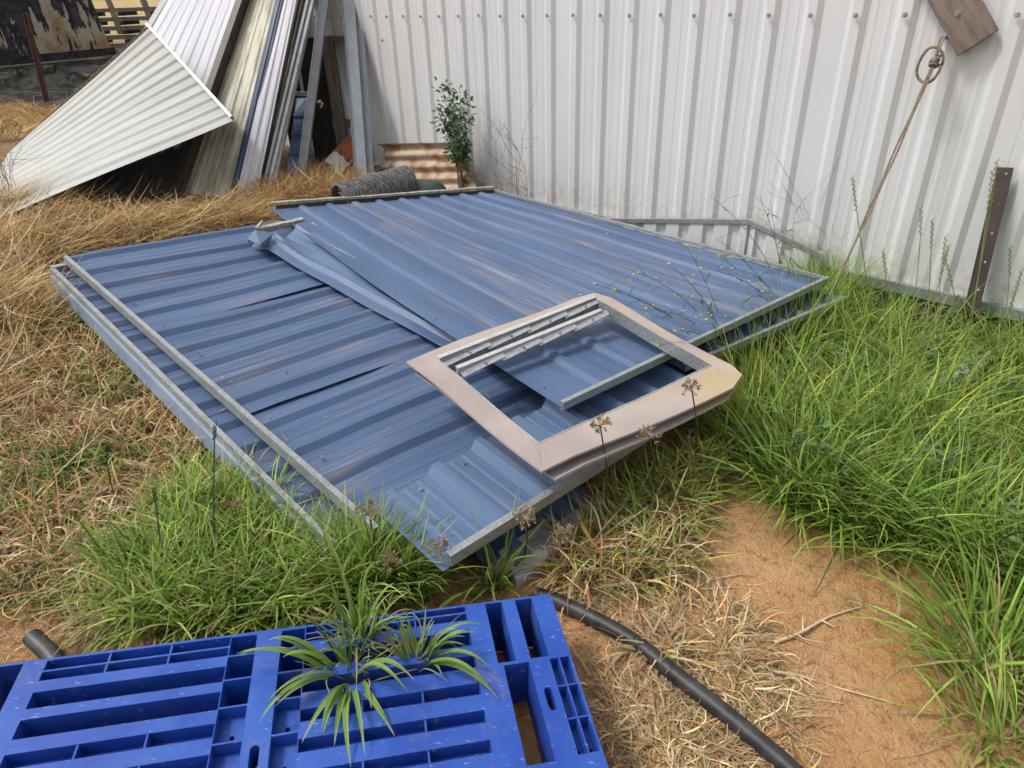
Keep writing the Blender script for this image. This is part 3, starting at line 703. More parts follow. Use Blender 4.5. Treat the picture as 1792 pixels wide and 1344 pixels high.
# ------------------------------------------------------------------ things along the wall, left of centre
rc = empty('corrugated_offcut', 'rusty corrugated iron offcut standing against the white wall', 'iron sheet', G(745, 335))
q0, q1, q2, q3 = W(676, 340, .16), W(832, 338, .16), W(668, 252, .07), W(812, 249, .07)
m = MB(); vs = []; uv = []; NU, NV = 18, 48
nv_ = WN + np.array([0, 0, .2]); nv_ = nrm(nv_)
for i in range(NU + 1):
    for j in range(NV + 1):
        u, v = i / NU, j / NV
        p = (q0 * (1 - u) + q1 * u) * (1 - v) + (q2 * (1 - u) + q3 * u) * v
        p = p + nv_ * (0.013 * math.sin(v * 4.2 * 2 * math.pi)) + (q1 - q0) * 0.02 * math.sin(v * 9 + 1) * (abs(u - .5) > .49)
        p = p + nv_ * 0.02 * (v > .96) * (1 - u)
        vs.append(p)
n0 = len(vs); fs = []
for i in range(NU):
    for j in range(NV):
        a = i * (NV + 1) + j; q = (a, a + NV + 1, a + NV + 2, a + 1); fs += [q, tuple(z + n0 for z in q[::-1])]
m.add(vs + [p - nv_ * .0015 for p in vs], fs); m.obj('sheet', RUST, rc, smooth=True)

# roll of wire netting
nr = empty('wire_netting_roll', 'grey roll of wire netting lying behind the top blue panel', 'wire roll', G(680, 348))
n_a, n_b = P(596, 356, .27), P(716, 322, .30); nd = nrm(n_b - n_a); nL = float(np.linalg.norm(n_b - n_a)); nR = 0.115
nx_ = nrm(np.cross(nd, (0, 0, 1))); nz_ = np.cross(nx_, nd)
m = MB(); m.tube([n_a, n_b], nR * .93, 20, cap=False); m.tube([n_b, n_a], nR * .55, 16, cap=False)
m.obj('inner_layers', WIRECORE, nr, smooth=True)
m = MB()
for hdir in (1, -1):
    for k in range(34):
        pts = []; z0 = rnd.uniform(-.05, 1)
        turns = rnd.uniform(.5, .8)
        for i in range(26):
            u = i / 25; a = hdir * u * turns * 2 * math.pi + k * 0.37 + 0.10 * (-1) ** i
            rr_ = nR * (1 + 0.03 * math.sin(k * 7 + i)); zz = (z0 * 0.9 + u * 0.35)
            zz = min(max(zz, 0), 1)
            pts.append(n_a + nd * nL * zz + (nx_ * math.cos(a) + nz_ * math.sin(a)) * rr_)
        m.tube(pts, 0.0018, 3, cap=False)
for k in range(46):
    z0 = k / 45 + rnd.uniform(-.01, .01); ph = rnd.uniform(0, 6)
    m.tube([n_a + nd * (nL * z0 + 0.012 * math.sin(6 * a + ph)) + (nx_ * math.cos(a) + nz_ * math.sin(a)) * nR * (1 + .03 * math.sin(a * 5 + ph)) for a in np.linspace(0, 2 * math.pi, 30)], 0.0017, 3, cap=False)
for k in range(9):
    rr_ = nR * (1 - k * .085)
    m.tube([n_b + nd * rnd.uniform(-.01, .02) + (nx_ * math.cos(a) + nz_ * math.sin(a)) * rr_ * (1 + .03 * math.sin(3 * a + k)) for a in np.linspace(0, 2 * math.pi, 26)], 0.0018, 3, cap=False)
m.obj('netting', WIRE, nr)

# dark green tub lying upside down
tb = empty('green_tub', 'dark green plastic tub upturned behind the top blue panel', 'tub', G(735, 345))
tc_ = P(733, 356, .17); m = MB(); vs = []; fs = []; NS = 28
for r, z in ((.215, .0), (.215, .012), (.20, .018), (.19, .05), (.165, .085), (.10, .105), (0.02, .11)):
    vs += [tc_ + np.array([r * math.cos(a), r * math.sin(a) * .8, z + .03]) for a in np.linspace(0, 2 * math.pi, NS, endpoint=False)]
for i in range(6):
    for k in range(NS): fs.append((i * NS + k, i * NS + (k + 1) % NS, (i + 1) * NS + (k + 1) % NS, (i + 1) * NS + k))
fs.append(tuple(6 * NS + k for k in range(NS))); m.add(vs, fs); m.obj('shell', GREENPLASTIC, tb, smooth=True)
m = MB(); m.tube([tc_ + np.array([.22 * math.cos(a), .22 * math.sin(a) * .8, .032]) for a in np.linspace(0, 2 * math.pi, 30)], .01, 6); m.obj('rim', GREENPLASTIC, tb, smooth=True)

# sapling
def leafblade(mb, base, d, up, L, wd):
    d = nrm(d); s = nrm(np.cross(d, up)); n_ = np.cross(s, d)
    pts = [base, base + d * L * .3 + s * wd * .45 + n_ * .1 * wd, base + d * L * .65 + s * wd * .42 + n_ * .1 * wd, base + d * L, base + d * L * .65 - s * wd * .42 + n_ * .1 * wd, base + d * L * .3 - s * wd * .45 + n_ * .1 * wd, base + d * L * .35 - n_ * .08 * wd, base + d * L * .7 - n_ * .08 * wd]
    mb.add(pts, [(0, 1, 6), (1, 2, 7, 6), (2, 3, 7), (0, 6, 5), (6, 7, 4, 5), (7, 3, 4)])
def colour_attr(o, cols):
    at = o.data.attributes.new('Col', 'FLOAT_COLOR', 'POINT'); at.data.foreach_set('color', np.array(cols, np.float32).ravel())
sap = empty('sapling', 'young green leafy sapling growing against the white wall', 'sapling', G(806, 338))
sb = W(808, 335, .16); st = W(796, 190, .20)
m = MB()
stems = []
for k, (ex_, ey_, ln) in enumerate(((770, 150, 1), (790, 140, 1), (806, 160, .9), (822, 178, .9), (760, 182, .8), (800, 205, .8), (818, 215, .8), (776, 215, .8), (782, 190, .8), (806, 190, .8))):
    tip = W(ex_, ey_, .16 + .13 * rnd.random()); b0 = sb + np.array([rnd.uniform(-.02, .02), rnd.uniform(-.02, .02), -.05]); mid = W(803 + rnd.uniform(-6, 6), 250, .17)
    pts = [b0 * (1 - u) ** 2 + mid * 2 * u * (1 - u) + tip * u * u for u in np.linspace(0, 1, 9)]
    stems.append(pts); m.tube(pts, [.006 - .0048 * i / 8 for i in range(9)], 5)
m.obj('stem', TWIG, sap, smooth=True)
m = MB(); cl_ = []
for pts in stems:
    for i in range(70):
        u = rnd.uniform(.36, 1.0) * 8; a_ = int(min(7, u)); p = pts[a_] * (1 - (u - a_)) + pts[a_ + 1] * (u - a_) if a_ < 8 else pts[8]
        d = np.array([rnd.gauss(0, 1), rnd.gauss(0, 1), rnd.gauss(.25, .6)]); n1 = len(m.v)
        p = p + nrm(d) * rnd.uniform(0, .055)
        leafblade(m, p, d, nrm(np.array([rnd.gauss(0, .5), rnd.gauss(-.4, .5), 1])), rnd.uniform(.03, .05), rnd.uniform(.016, .024))
        g = rnd.uniform(.6, 1.25); cl_ += [(0.085 * g, 0.155 * g, 0.080 * g, 1)] * (len(m.v) - n1)
fo_ = m.obj('foliage', BROAD, sap); colour_attr(fo_, cl_); fo_['kind'] = 'stuff'

# dead weed
dw = empty('dead_weed', 'bare brown twiggy weed in front of the white wall', 'weed', G(900, 345))
m = MB()
def twig(mb, p0, d, L, r, depth, jit=.3):
    pts = [np.array(p0)]; d = nrm(d); N = 6
    for i in range(N):
        d = nrm(d + np.array([rnd.gauss(0, jit), rnd.gauss(0, jit), rnd.gauss(0, jit)]) * .35); pts.append(pts[-1] + d * L / N)
    mb.tube(pts, [max(.0007, r * (1 - .7 * i / N)) for i in range(N + 1)], 4)
    if depth > 0:
        for k in range(rnd.randint(2, 3)):
            i = rnd.randint(2, N); dd = nrm(d + np.array([rnd.gauss(0, .8), rnd.gauss(0, .5), rnd.gauss(0.1, .6)])); twig(mb, pts[i], dd, L * rnd.uniform(.35, .6), r * .6, depth - 1, jit)
for bx_, tx, ty in ((905, 880, 255), (915, 912, 262), (898, 870, 300), (926, 930, 300), (916, 900, 285), (888, 860, 262), (872, 875, 290), (938, 925, 330)):
    b0 = W(bx_, 352, .14); b0[2] = gz(b0[0], b0[1]); e_ = W(tx, ty, .2); twig(m, b0, e_ - b0, float(np.linalg.norm(e_ - b0)), .0034, 2)
m.obj('twigs', TWIG, dw)

# galvanised C post leaning on the wall
gpst = empty('galvanised_post', 'galvanised steel C section leaning on the wall, right of the sheet pile', 'post', G(634, 338))
a0 = G(634, 336); a1 = PY(600, -130, 6.02)
d = nrm(a1 - a0); sx = nrm(PY(620, 0, 5.9) - PY(596, 0, 5.9)); sx = nrm(sx - d * (sx @ d)); fn = nrm(np.cross(d, sx)); fn = fn if fn[1] < 0 else -fn
m = MB(); m.beam(a0 - d * .05, a1, .085, .003, fn)
m.beam(a0 - d * .05 + sx * .0435 - fn * .025, a1 + sx * .0435 - fn * .025, .003, .05, fn); m.beam(a0 - d * .05 - sx * .0435 + fn * .004, a1 - sx * .0435 + fn * .004, .003, .02, fn)
m.beam(a0 - d * .05 + sx * .066 - fn * .05, a1 + sx * .066 - fn * .05 + d * .3, .045, .003, fn)
m.obj('section', GALV_BLUE, gpst)

# rusty drum with a label
dr = empty('rusty_drum', 'orange rusty drum with a torn white label, lying by the leaning post', 'drum', G(600, 325))
dc0, dc1 = PY(568, 322, 5.62), PY(626, 262, 5.80); da = nrm(dc1 - dc0); dR = .125
dx_ = nrm(np.cross(da, (0, 1, 0))); dy_ = np.cross(da, dx_)
m = MB(); prf = [(0, .0), (0, dR * .92), (.01, dR), (.10, dR), (.108, dR * 1.03), (.116, dR), (.24, dR), (.248, dR * 1.03), (.256, dR), (.40, dR), (.41, dR * .9), (.41, 0)]
vs = []; fs = []; NS = 28
for z, r in prf: vs += [dc0 + da * z + (dx_ * math.cos(a) + dy_ * math.sin(a)) * max(r, .001) for a in np.linspace(0, 2 * math.pi, NS, endpoint=False)]
for i in range(len(prf) - 1):
    for k in range(NS): fs.append((i * NS + k, i * NS + (k + 1) % NS, (i + 1) * NS + (k + 1) % NS, (i + 1) * NS + k))
m.add(vs, fs); m.obj('shell', RUST_ORANGE, dr, smooth=True)
best = min(np.linspace(0, 2 * math.pi, 72), key=lambda a: (dx_ * math.cos(a) + dy_ * math.sin(a)) @ nrm(np.array([.25, .86, -.35])))
m = MB(); vs = []; fs = []
for i, z in enumerate(np.linspace(.122, .235, 4)):
    for k, a in enumerate(np.linspace(best - .75, best + .75, 9)): vs.append(dc0 + da * (z + .006 * math.sin(k * 2.2 + i)) + (dx_ * math.cos(a) + dy_ * math.sin(a)) * (dR + .0015))
for i in range(3):
    for k in range(8): fs.append((i * 9 + k, i * 9 + k + 1, i * 9 + k + 10, i * 9 + k + 9))
m.add(vs, fs); m.obj('label', LABELPAPER, dr, smooth=True)

# dark timber crate standing at the end of the wall
cr = empty('timber_crate', 'dark weathered timber crate frame standing in the gap behind the leaning sheets', 'crate', G(585, 305))
b0 = PY(579, 320, 6.0); b0[2] = .0; 
def vpost(px_, Y, top_py, wd, dp, mat, nm='upright'):
    c = PY(px_, top_py, Y); m = MB(); m.box((c[0], c[1], (c[2] - .1) / 2), wd, dp, c[2] + .1); return m.obj(nm, mat, cr)
vpost(573, 5.95, 68, .085, .07, WOOD); vpost(609, 6.02, 76, .05, .06, CHAR)
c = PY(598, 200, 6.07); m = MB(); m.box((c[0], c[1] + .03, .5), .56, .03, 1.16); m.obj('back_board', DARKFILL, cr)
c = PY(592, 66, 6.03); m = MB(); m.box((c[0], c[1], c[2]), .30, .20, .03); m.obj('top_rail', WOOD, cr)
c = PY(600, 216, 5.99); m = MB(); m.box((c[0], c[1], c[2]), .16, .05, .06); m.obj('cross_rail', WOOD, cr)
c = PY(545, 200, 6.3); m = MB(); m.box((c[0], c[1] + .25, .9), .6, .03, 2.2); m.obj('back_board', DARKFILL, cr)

# ------------------------------------------------------------------ leaning sheets
def lean(name, label, tl, tr, bl_, br_, mat, ribs, group, nu=4, base=.030, crest=.013, h=.008, edges=(), sheetname='sheet'):
    q = [np.array(p, float) for p in (bl_, tl, br_, tr)]
    r_ = empty(name, label, 'sheet', (q[0] + q[2]) / 2, group)
    up = np.cross(q[1] - q[0], q[2] - q[0]); up = nrm(up); up = up if up @ F < 0 else -up
    wv = max(np.linalg.norm(q[2] - q[0]), np.linalg.norm(q[3] - q[1]))
    cs = [wv * (0.06 + 0.9 * (i + .5) / ribs) for i in range(ribs)]
    sc = min(1.0, wv / ribs / .085)
    ribbed(sheetname, q, profile(wv, cs, base * sc, crest * sc, h * sc), wv, mat, r_, nu=nu, up=up, uvo=(rnd.random() * 9, rnd.random() * 9))
    return r_, q, up
LG = 'steel sheets leaning in a pile at the shed corner'
def Gd(x, y, dz=0.0): p = G(x, y); p[2] += dz; return p
# pale sheet at the back, left
r_, q, up = lean('leaning_sheet', 'pale lilac grey ribbed sheet leaning behind the big cream sheet', PY(405, -190, 7.6), PY(486, -190, 6.5), Gd(110, 300), Gd(330, 330, .0), LILAC, 9, LG)
m = MB(); m.beam(q[0] + up * .012, q[1] + up * .012, .06, .004, up); m.obj('flange', CREAM, r_)
# long cream sheet with mossy foot
r_, q, up = lean('leaning_sheet', 'tall cream ribbed sheet with dark edge and mossy foot', PY(500, -190, 6.45), PY(528, -190, 6.15), Gd(318, 338), Gd(402, 346), CREAM_OLD, 3, LG)
m = MB(); m.beam(q[0] - nrm(q[2] - q[0]) * .0 + up * .05, q[1] - nrm(q[3] - q[1]) * .0 + up * .05, .05, .09, up); m.obj('dark_flange', BROWNTRIM, r_)
# navy edged sheet
r_, q, up = lean('leaning_sheet', 'narrow navy blue sheet edge between the cream and the pale leaning sheets', PY(526, -190, 6.1), PY(538, -190, 6.05), Gd(399, 348), Gd(413, 348), NAVY, 1, LG)
# pale narrow sheet
r_, q, up = lean('leaning_sheet', 'narrow pale lilac sheet leaning right of the navy edge', PY(537, -190, 6.12), PY(556, -190, 5.98), Gd(411, 350), Gd(448, 349), LILAC, 2, LG)
# mossy dark sheet
r_, q, up = lean('leaning_sheet', 'dark mossy sheet deep in the pile beside the aluminium rails', PY(554, -190, 6.20), PY(592, -190, 6.15), Gd(443, 343), Gd(468, 340), MOSSY, 3, LG)
# paired aluminium rails
def rail(name, label, top, bot, wd, dp, mat, n=1, gap=0.0):
    a, b = np.array(bot, float), np.array(top, float); d = nrm(b - a); sx = nrm(np.cross(d, (0, 1, 0))); sx = sx if sx[0] > 0 else -sx
    up = np.cross(sx, d); up = up if up[1] < 0 else -up
    r_ = empty(name, label, 'rail', a, 'metal rails leaning in the pile')
    for k in range(n):
        o_ = sx * (k - (n - 1) / 2) * gap; m = MB(); m.beam(a + o_ - d * .05, b + o_, wd, dp, up); m.obj('rail', mat, r_)
    if n > 1:
        m = MB(); m.beam(a - d * .05 - up * dp * .5, b - up * dp * .5, gap * (n - 1) + wd * .5, .004, up); m.obj('web', GALV_BLUE, r_)
    return r_, a, b, d, sx, up
r_, a, b, d, sx, up = rail('aluminium_rail', 'pair of pale aluminium rails leaning beside the mossy sheet', PY(588, -190, 6.0), Gd(462, 342), .017, .03, ALU, 2, .034)
for yy in (25, 48):
    c = PY(531, yy, 5.86); m = MB(); m.beam(c - sx * .07, c + sx * .05, .035, .045, up); m.obj('bracket', ALU, r_)
rail('steel_channel', 'dark grey steel channel right beside the aluminium rails', PY(586, -190, 6.06), Gd(474, 340), .040, .045, GALV)
# blue offcut standing low in the pile
r_ = empty('blue_offcut', 'small blue ribbed offcut with a white top cap, low in the sheet pile', 'sheet', Gd(515, 335), LG)
q = [PY(519, 166, 5.92), PY(541, 166, 5.90), Gd(498, 335), Gd(528, 330)]
L_ = float(np.linalg.norm(q[2] - q[0]))
ribbed('sheet', (q[0], q[1], q[2], q[3]), profile(L_, [L_ * .22, L_ * .42, L_ * .62, L_ * .82], .032, .013, .02), L_, BLUE2, r_, nu=1, up=nrm(np.array([0, -1, .25])))
m = MB(); m.beam(q[0] - np.array([0.02, .012, -.01]), q[1] - np.array([-.01, .012, -.01]), .025, .03); m.obj('top_cap', ALU, r_)
# galvanised channel right of it
r_, a, b, d, sx, up = rail('galvanised_channel', 'galvanised channel leaning right of the small blue offcut', PY(592, -190, 5.95), Gd(525, 325), .055, .004, GALV_BLUE)
m = MB(); m.beam(a - sx * .027 + up * .012, b - sx * .027 + up * .012, .004, .024, up); m.obj('bright_flange', ALU, r_)
m = MB(); m.beam(a + sx * .027 - up * .02, b + sx * .027 - up * .02, .004, .05, up); m.obj('dark_flange', GALV, r_)
m = MB(); c = PY(556, 180, 5.9); m.tube([c, c + np.array([.02, .01, .012]), c + np.array([.035, .0, -.01]), c + np.array([.02, 0, -.035])], .011, 5); o = m.obj('foam_scrap', PALESTRIP, None, loc=c); tag(o, 'scrap of yellowed foam caught on the galvanised channel', 'scrap')
r_ = empty('hollow_shade_sheet', 'blackened sheet in the dark hollow under the sloping cream sheet', 'sheet', Gd(240, 350), LG)  # added dark sheet, its colour stands in for the hollow's deep shade
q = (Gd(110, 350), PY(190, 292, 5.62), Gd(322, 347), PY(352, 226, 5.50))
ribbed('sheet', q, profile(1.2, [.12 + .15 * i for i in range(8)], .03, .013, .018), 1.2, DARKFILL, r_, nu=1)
# the big cream sheet in front
T1, T2 = PY(262, 46, 5.95), PY(411, 209, 5.05)
B1, B2 = PY(16, 269, 6.3), G(-45, 400)
r_ = empty('cream_sheet', 'big cream ribbed sheet sloping to the ground in front of the pile', 'sheet', B2, LG)
cwid = 1.45; q = (B1, T1, B2, T2); up = nrm(np.cross(T1 - B1, B2 - B1)); up = up if up @ F < 0 else -up
ribbed('sheet', q, profile(cwid, [cwid * (0.045 + .081 * i) for i in range(12)], .028, .012, .013, 0), cwid, CREAM, r_, nu=8, up=up, disp=lambda u, t, p: up * (.004 * math.sin(u * 7 + t * 5)))
m = MB(); m.beam(T1 + up * .018 - nrm(T1 - B1) * .004, T2 + up * .018 - nrm(T2 - B2) * .004, .02, .03, up); m.obj('capping', GALV_BLUE, r_)
m = MB(); m.beam(B1 - nrm(T2 - T1) * -.0 + up * -.012, T1 + up * -.012, .012, .05, up); m.obj('side_flange', WOOD, r_)
# ------------------------------------------------------------------ background yard
bgz = .245
def bgp(x, y): return P(x, y, bgz)
pw0, pw1 = bgp(-90, 128), bgp(200, 99)
bw = empty('burnt_shed_wall', 'blackened wall with peeling cream paint in the back yard, top left', 'wall', (pw0 + pw1) / 2)
dirv = nrm(pw1 - pw0); Lw = float(np.linalg.norm(pw1 - pw0)); back = nrm(np.cross(dirv, (0, 0, 1))); back = back if back[1] > 0 else -back
cuts = [0, .36, .80, 1.0]
for i in range(3):
    a, b = pw0 + dirv * Lw * cuts[i], pw0 + dirv * (Lw * cuts[i + 1] - .03); tilt = back * .0
    lean_b = np.array([0, 0, 0])
    sh_ = dirv * (-.42 if i == 2 else -.1)
    m = MB(); hb = np.array([0, 0, .35]); ht = np.array([0, 0, 3.4])
    m.hexa([a + hb * .5, b + hb * .5, b + hb * .5 + back * .08, a + hb * .5 + back * .08, a + ht + sh_ * (i > 0), b + ht + sh_, b + ht + sh_ + back * .08, a + ht + sh_ * (i > 0) + back * .08]); m.obj('wall_panel', PEEL, bw)
m = MB(); m.beam(pw0 + np.array([0, 0, .12]) - back * .04, pw1 + np.array([0, 0, .12]) - back * .04, .12, .16); m.obj('base_beam', CHAR, bw)
pk0 = bgp(82, 178); pk = empty('rusty_picket', 'rusty steel picket standing on the burnt ground, top left', 'picket', pk0)
m = MB(); tp = PY(44, 22, pk0[1] + .2); d = nrm(tp - pk0)
for k in range(3):
    a = k * 2 * math.pi / 3; sd_ = np.array([math.cos(a), math.sin(a), 0])
    m.beam(pk0 + sd_ * .018, tp + sd_ * .018, .008, .04, sd_)
m.obj('y_section', PICKET, pk)
# heap of burnt cloth
hp0 = bgp(60, 150); hp = empty('tarp_heap', 'crumpled grey green tarp heap on the burnt ground', 'tarp', hp0)
m = MB(); vs = []; fs = []; NX, NY = 46, 22
for j in range(NY + 1):
    for i in range(NX + 1):
        x = (i / NX - .5) * 2.4; y = (j / NY - .5) * 1.5; e = max(0, 1 - (x / 1.2) ** 2) * max(0, 1 - (y / .75) ** 2)
        h_ = e * (.12 + .16 * mnoise.noise((x * 2.2, y * 2.6, 4)) + .34 * abs(mnoise.noise((x * 5 + y * 3, y * 5, 7))) + .12 * abs(mnoise.noise((x * 11, y * 9 + x * 4, 2)))) - .02
        vs.append(hp0 + np.array([x, y, h_]))
for j in range(NY):
    for i in range(NX): fs.append((j * (NX + 1) + i, j * (NX + 1) + i + 1, (j + 1) * (NX + 1) + i + 1, (j + 1) * (NX + 1) + i))
m.add(vs, fs); m.obj('folds', CLOTH, hp, smooth=True)
# stacked old timber pallets
st0 = bgp(232, 92); st_ = empty('pallet_stack', 'stack of dark slatted timber pallets beside the burnt wall', 'pallet stack', st0)
dpp = st0[1] / FPX * 1.1
for k in range(5):
    z = bgz + k * .21
    for yy in (0, .5):
        m = MB(); m.box((st0[0], st0[1] + yy, z + .15), 2.0 - .06 * k, .12, .085); m.obj('board', WOOD, st_)
    for xx in (-.85, 0, .85):
        m = MB(); m.box((st0[0] + xx, st0[1] + .3, z + .06), .10, .9, .09); m.obj('bearer', CHAR, st_)
for (x_, y_, hh, lbl) in ((208, 60, 1.9, 'leaning grey fence post left of the timber pallets, far back'), (268, 62, 2.0, 'dark fence post right of the timber pallets, far back')):
    c = bgp(x_, y_); m = MB(); m.tube([c + np.array([0.1, 0, -.1]), c + np.array([-.0, 0, hh * .5]), c + np.array([-.35, 0, hh * 1.5])], [.13, .125, .12], 9); o = m.obj('fence_post', WOOD, None, loc=c, smooth=True); tag(o, lbl, 'post', 'far fence posts')

# ------------------------------------------------------------------ blue plastic pallet
OZ = .150
PO = P(963, 1039, OZ); PU = nrm(P(0, 1163, OZ + .075) - PO); PV = nrm(np.cross((0, 0, 1.0), PU)); PV = PV if PV[1] < 0 else -PV
PV = nrm(PV - PU * (PV @ PU)); PN = nrm(np.cross(PU, PV)); PN = PN if PN[2] > 0 else -PN
PL, PD_ = 1.235, 1.0
pal = empty('plastic_pallet', 'bright blue slotted plastic pallet in the foreground with sedge growing through', 'pallet', PO + PU * PL / 2 + PV * .5 - np.array([0, 0, .15]))
RH = []
cells = []   # (u0,u1,v0,v1,depth,part)   later entries override
TOPD = 0.0; HOLE = .11; SH = .024
def cell(u0, u1, v0, v1, d, part=None): cells.append((u0, u1, v0, v1, d, part))
def rows(u0, u1, lst, ribs_u):
    for v0, v1, kind in lst:
        if kind == 's': cell(u0, u1, v0, v1, SH + .008)
        elif kind == 'd': cell(u0, u1, v0, v1, SH)
        elif kind == 'h': cell(u0, u1, v0, v1, HOLE)
        elif kind == 'b': cell(u0, u1, v0, v1, 0.0, 'slat')
        if kind in 'sd':
            for r in ribs_u: cell(r - .002, r + .002, v0, v1, .001)
RROW = [(.006, .021, 'd'), (.0255, .044, 's'), (.044, .073, 'b'), (.073, .112, 'h'), (.112, .139, 'b'), (.139, .168, 'h'), (.168, .205, 'b'), (.205, .231, 's'), (.231, .266, 'b'), (.266, .292, 's'), (.292, .328, 'b'), (.328, .353, 's'), (.353, .388, 'b'), (.388, .413, 's'), (.413, .45, 'b'), (.45, .475, 's')]
LROW = [(.006, .029, 'd'), (.0335, .054, 's'), (.054, .080, 'b'), (.080, .116, 'h'), (.116, .139, 'b'), (.139, .178, 'h'), (.178, .207, 'b'), (.207, .235, 's'), (.235, .268, 'b'), (.268, .294, 's'), (.294, .33, 'b'), (.33, .355, 's'), (.355, .39, 'b'), (.39, .415, 's'), (.415, .45, 'b'), (.45, .475, 's')]
def mir(l): return l + [(1 - b, 1 - a, k) for a, b, k in l]
cell(0, PL, 0, PD_, 0.0, 'deck_frame')
rows(.198, .538, mir(RROW), (.31, .425)); rows(.690, 1.035, mir(LROW), (.804, .919))
for flip in (0, 1):
    def c2(u0, u1, v0, v1, d, p=None):
        if flip: v0, v1 = 1 - v1, 1 - v0
        cell(u0, u1, v0, v1, d, p)
    c2(.046, .084, .006, .166, .115); c2(.115, .152, .006, .166, .115)
    c2(1.078, 1.122, .006, .30, .115); c2(1.150, 1.188, .006, .166, .115)
    c2(.090, .142, .174, .388, .115)
    for (a, b) in ((.174, .238), (.242, .310), (.314, .384)):
        c2(.006, .0245, a, b, SH + .006); c2(.0285, .046, a, b, SH + .006)
        c2(.009, .020, (a + b) / 2 + .009, (a + b) / 2 + .020, SH + .006, 'round'); c2(.032, .043, (a + b) / 2 + .009, (a + b) / 2 + .020, SH + .006, 'round')
    c2(.058, .077, .232, .296, 0.0, 'round')
    for (u0, u1) in ((.540, .587), (.637, .688)):
        for k, (a, b, dd) in enumerate(((.008, .054, .09), (.058, .112, .09), (.116, .174, .09), (.178, .248, SH + .006), (.252, .330, SH + .006), (.334, .40, SH + .006), (.404, .49, SH + .006))):
            c2(u0, u1, a, b, dd)
            if dd < .05: c2((u0 + u1) / 2 - .006, (u0 + u1) / 2 + .006, (a + b) / 2 + .002, (a + b) / 2 + .014, SH + .006, 'round')
    c2(.602, .623, .258, .316, 0.0, 'round')
us = sorted({round(x, 5) for c in cells for x in c[:2]} | {.014, PL - .014}); vs_ = sorted({round(x, 5) for c in cells for x in c[2:4]} | {.014})
ua, va = np.array(us), np.array(vs_)
uc, vc = (ua[:-1] + ua[1:]) / 2, (va[:-1] + va[1:]) / 2
ROUND = np.zeros((len(uc), len(vc)), bool); DEP = np.zeros((len(uc), len(vc))); PID = np.zeros((len(uc), len(vc)), int); names = ['deck_frame']
for (u0, u1, v0, v1, d, p) in cells:
    ii = (uc > u0) & (uc < u1); jj = (vc > v0) & (vc < v1)
    DEP[np.ix_(ii, jj)] = d; ROUND[np.ix_(ii, jj)] = False
    if p == 'round': RH.append((u0, u1, v0, v1, d)); ROUND[np.ix_(ii, jj)] = True
    if p == 'slat': names.append('slat'); PID[np.ix_(ii, jj)] = len(names) - 1
    elif p == 'deck_frame': PID[np.ix_(ii, jj)] = 0
    else: PID[np.ix_(ii, jj)] = 0
def pp3(i, j, d):
    u, v = ua[i], va[j]
    for cu_, su in ((0, 1), (PL, -1)):
        for cv_, sv in ((0, 1), (PD_, -1)):
            if abs(u - cu_) < 1e-6 and abs(v - cv_) < 1e-6: u += su * .0045; v += sv * .0045
    return PO + PU * u + PV * v - PN * d
parts = {k: MB() for k in range(len(names))}
SK = .05
for i in range(len(uc)):
    for j in range(len(vc)):
        d = DEP[i, j]; mb_ = parts[PID[i, j]]
        thru = d >= HOLE
        if not thru and not ROUND[i, j]: mb_.add([pp3(i, j, d), pp3(i + 1, j, d), pp3(i + 1, j + 1, d), pp3(i, j + 1, d)], [(0, 1, 2, 3)])
        for (di, dj, e0, e1) in ((1, 0, (i + 1, j), (i + 1, j + 1)), (-1, 0, (i, j + 1), (i, j)), (0, 1, (i + 1, j + 1), (i, j + 1)), (0, -1, (i, j), (i + 1, j))):
            ni, nj = i + di, j + dj
            d2 = DEP[ni, nj] if 0 <= ni < len(uc) and 0 <= nj < len(vc) else .055
            if d2 > d + 1e-6:
                dd = max(d2, d)
                mb_.add([pp3(*e0, d), pp3(*e1, d), pp3(*e1, dd), pp3(*e0, dd)], [(0, 1, 2, 3)])
for (u0, u1, v0, v1, d) in RH:
    q = lambda u, v, dd: PO + PU * u + PV * v - PN * dd
    o4 = [(u0, v0), (u1, v0), (u1, v1), (u0, v1)]; cu_, cv_ = (u0 + u1) / 2, (v0 + v1) / 2; hu, hv = (u1 - u0) / 2 * .8, (v1 - v0) / 2 * .8
    N8 = 24; ring_ = []
    for a in np.linspace(-3 * math.pi / 4, 5 * math.pi / 4, N8, endpoint=False):
        ca_, sa_ = math.cos(a), math.sin(a); r_m = min(hu, hv)
        ring_.append((cu_ + r_m * ca_ + (hu - r_m) * (1 if ca_ > 1e-9 else -1), cv_ + r_m * sa_ + (hv - r_m) * (1 if sa_ > 1e-9 else -1)))
    vs3 = [q(*p, d) for p in o4] + [q(*p, d) for p in ring_] + [q(*p, d + .05) for p in ring_]; fs3 = []
    for e in range(4):
        i0 = e * 6
        for z in range(6):
            A, B = 4 + (i0 + z) % N8, 4 + (i0 + z + 1) % N8
            fs3.append((e if z < 3 else (e + 1) % 4, B, A))
            if z == 2: fs3.append((e, (e + 1) % 4, B))
    for z in range(N8): fs3.append((4 + z, 4 + (z + 1) % N8, 4 + N8 + (z + 1) % N8, 4 + N8 + z))
    parts[0].add(vs3, fs3)
for k, nm in enumerate(names):
    if parts[k].f: parts[k].obj(nm, PLASTIC, pal)
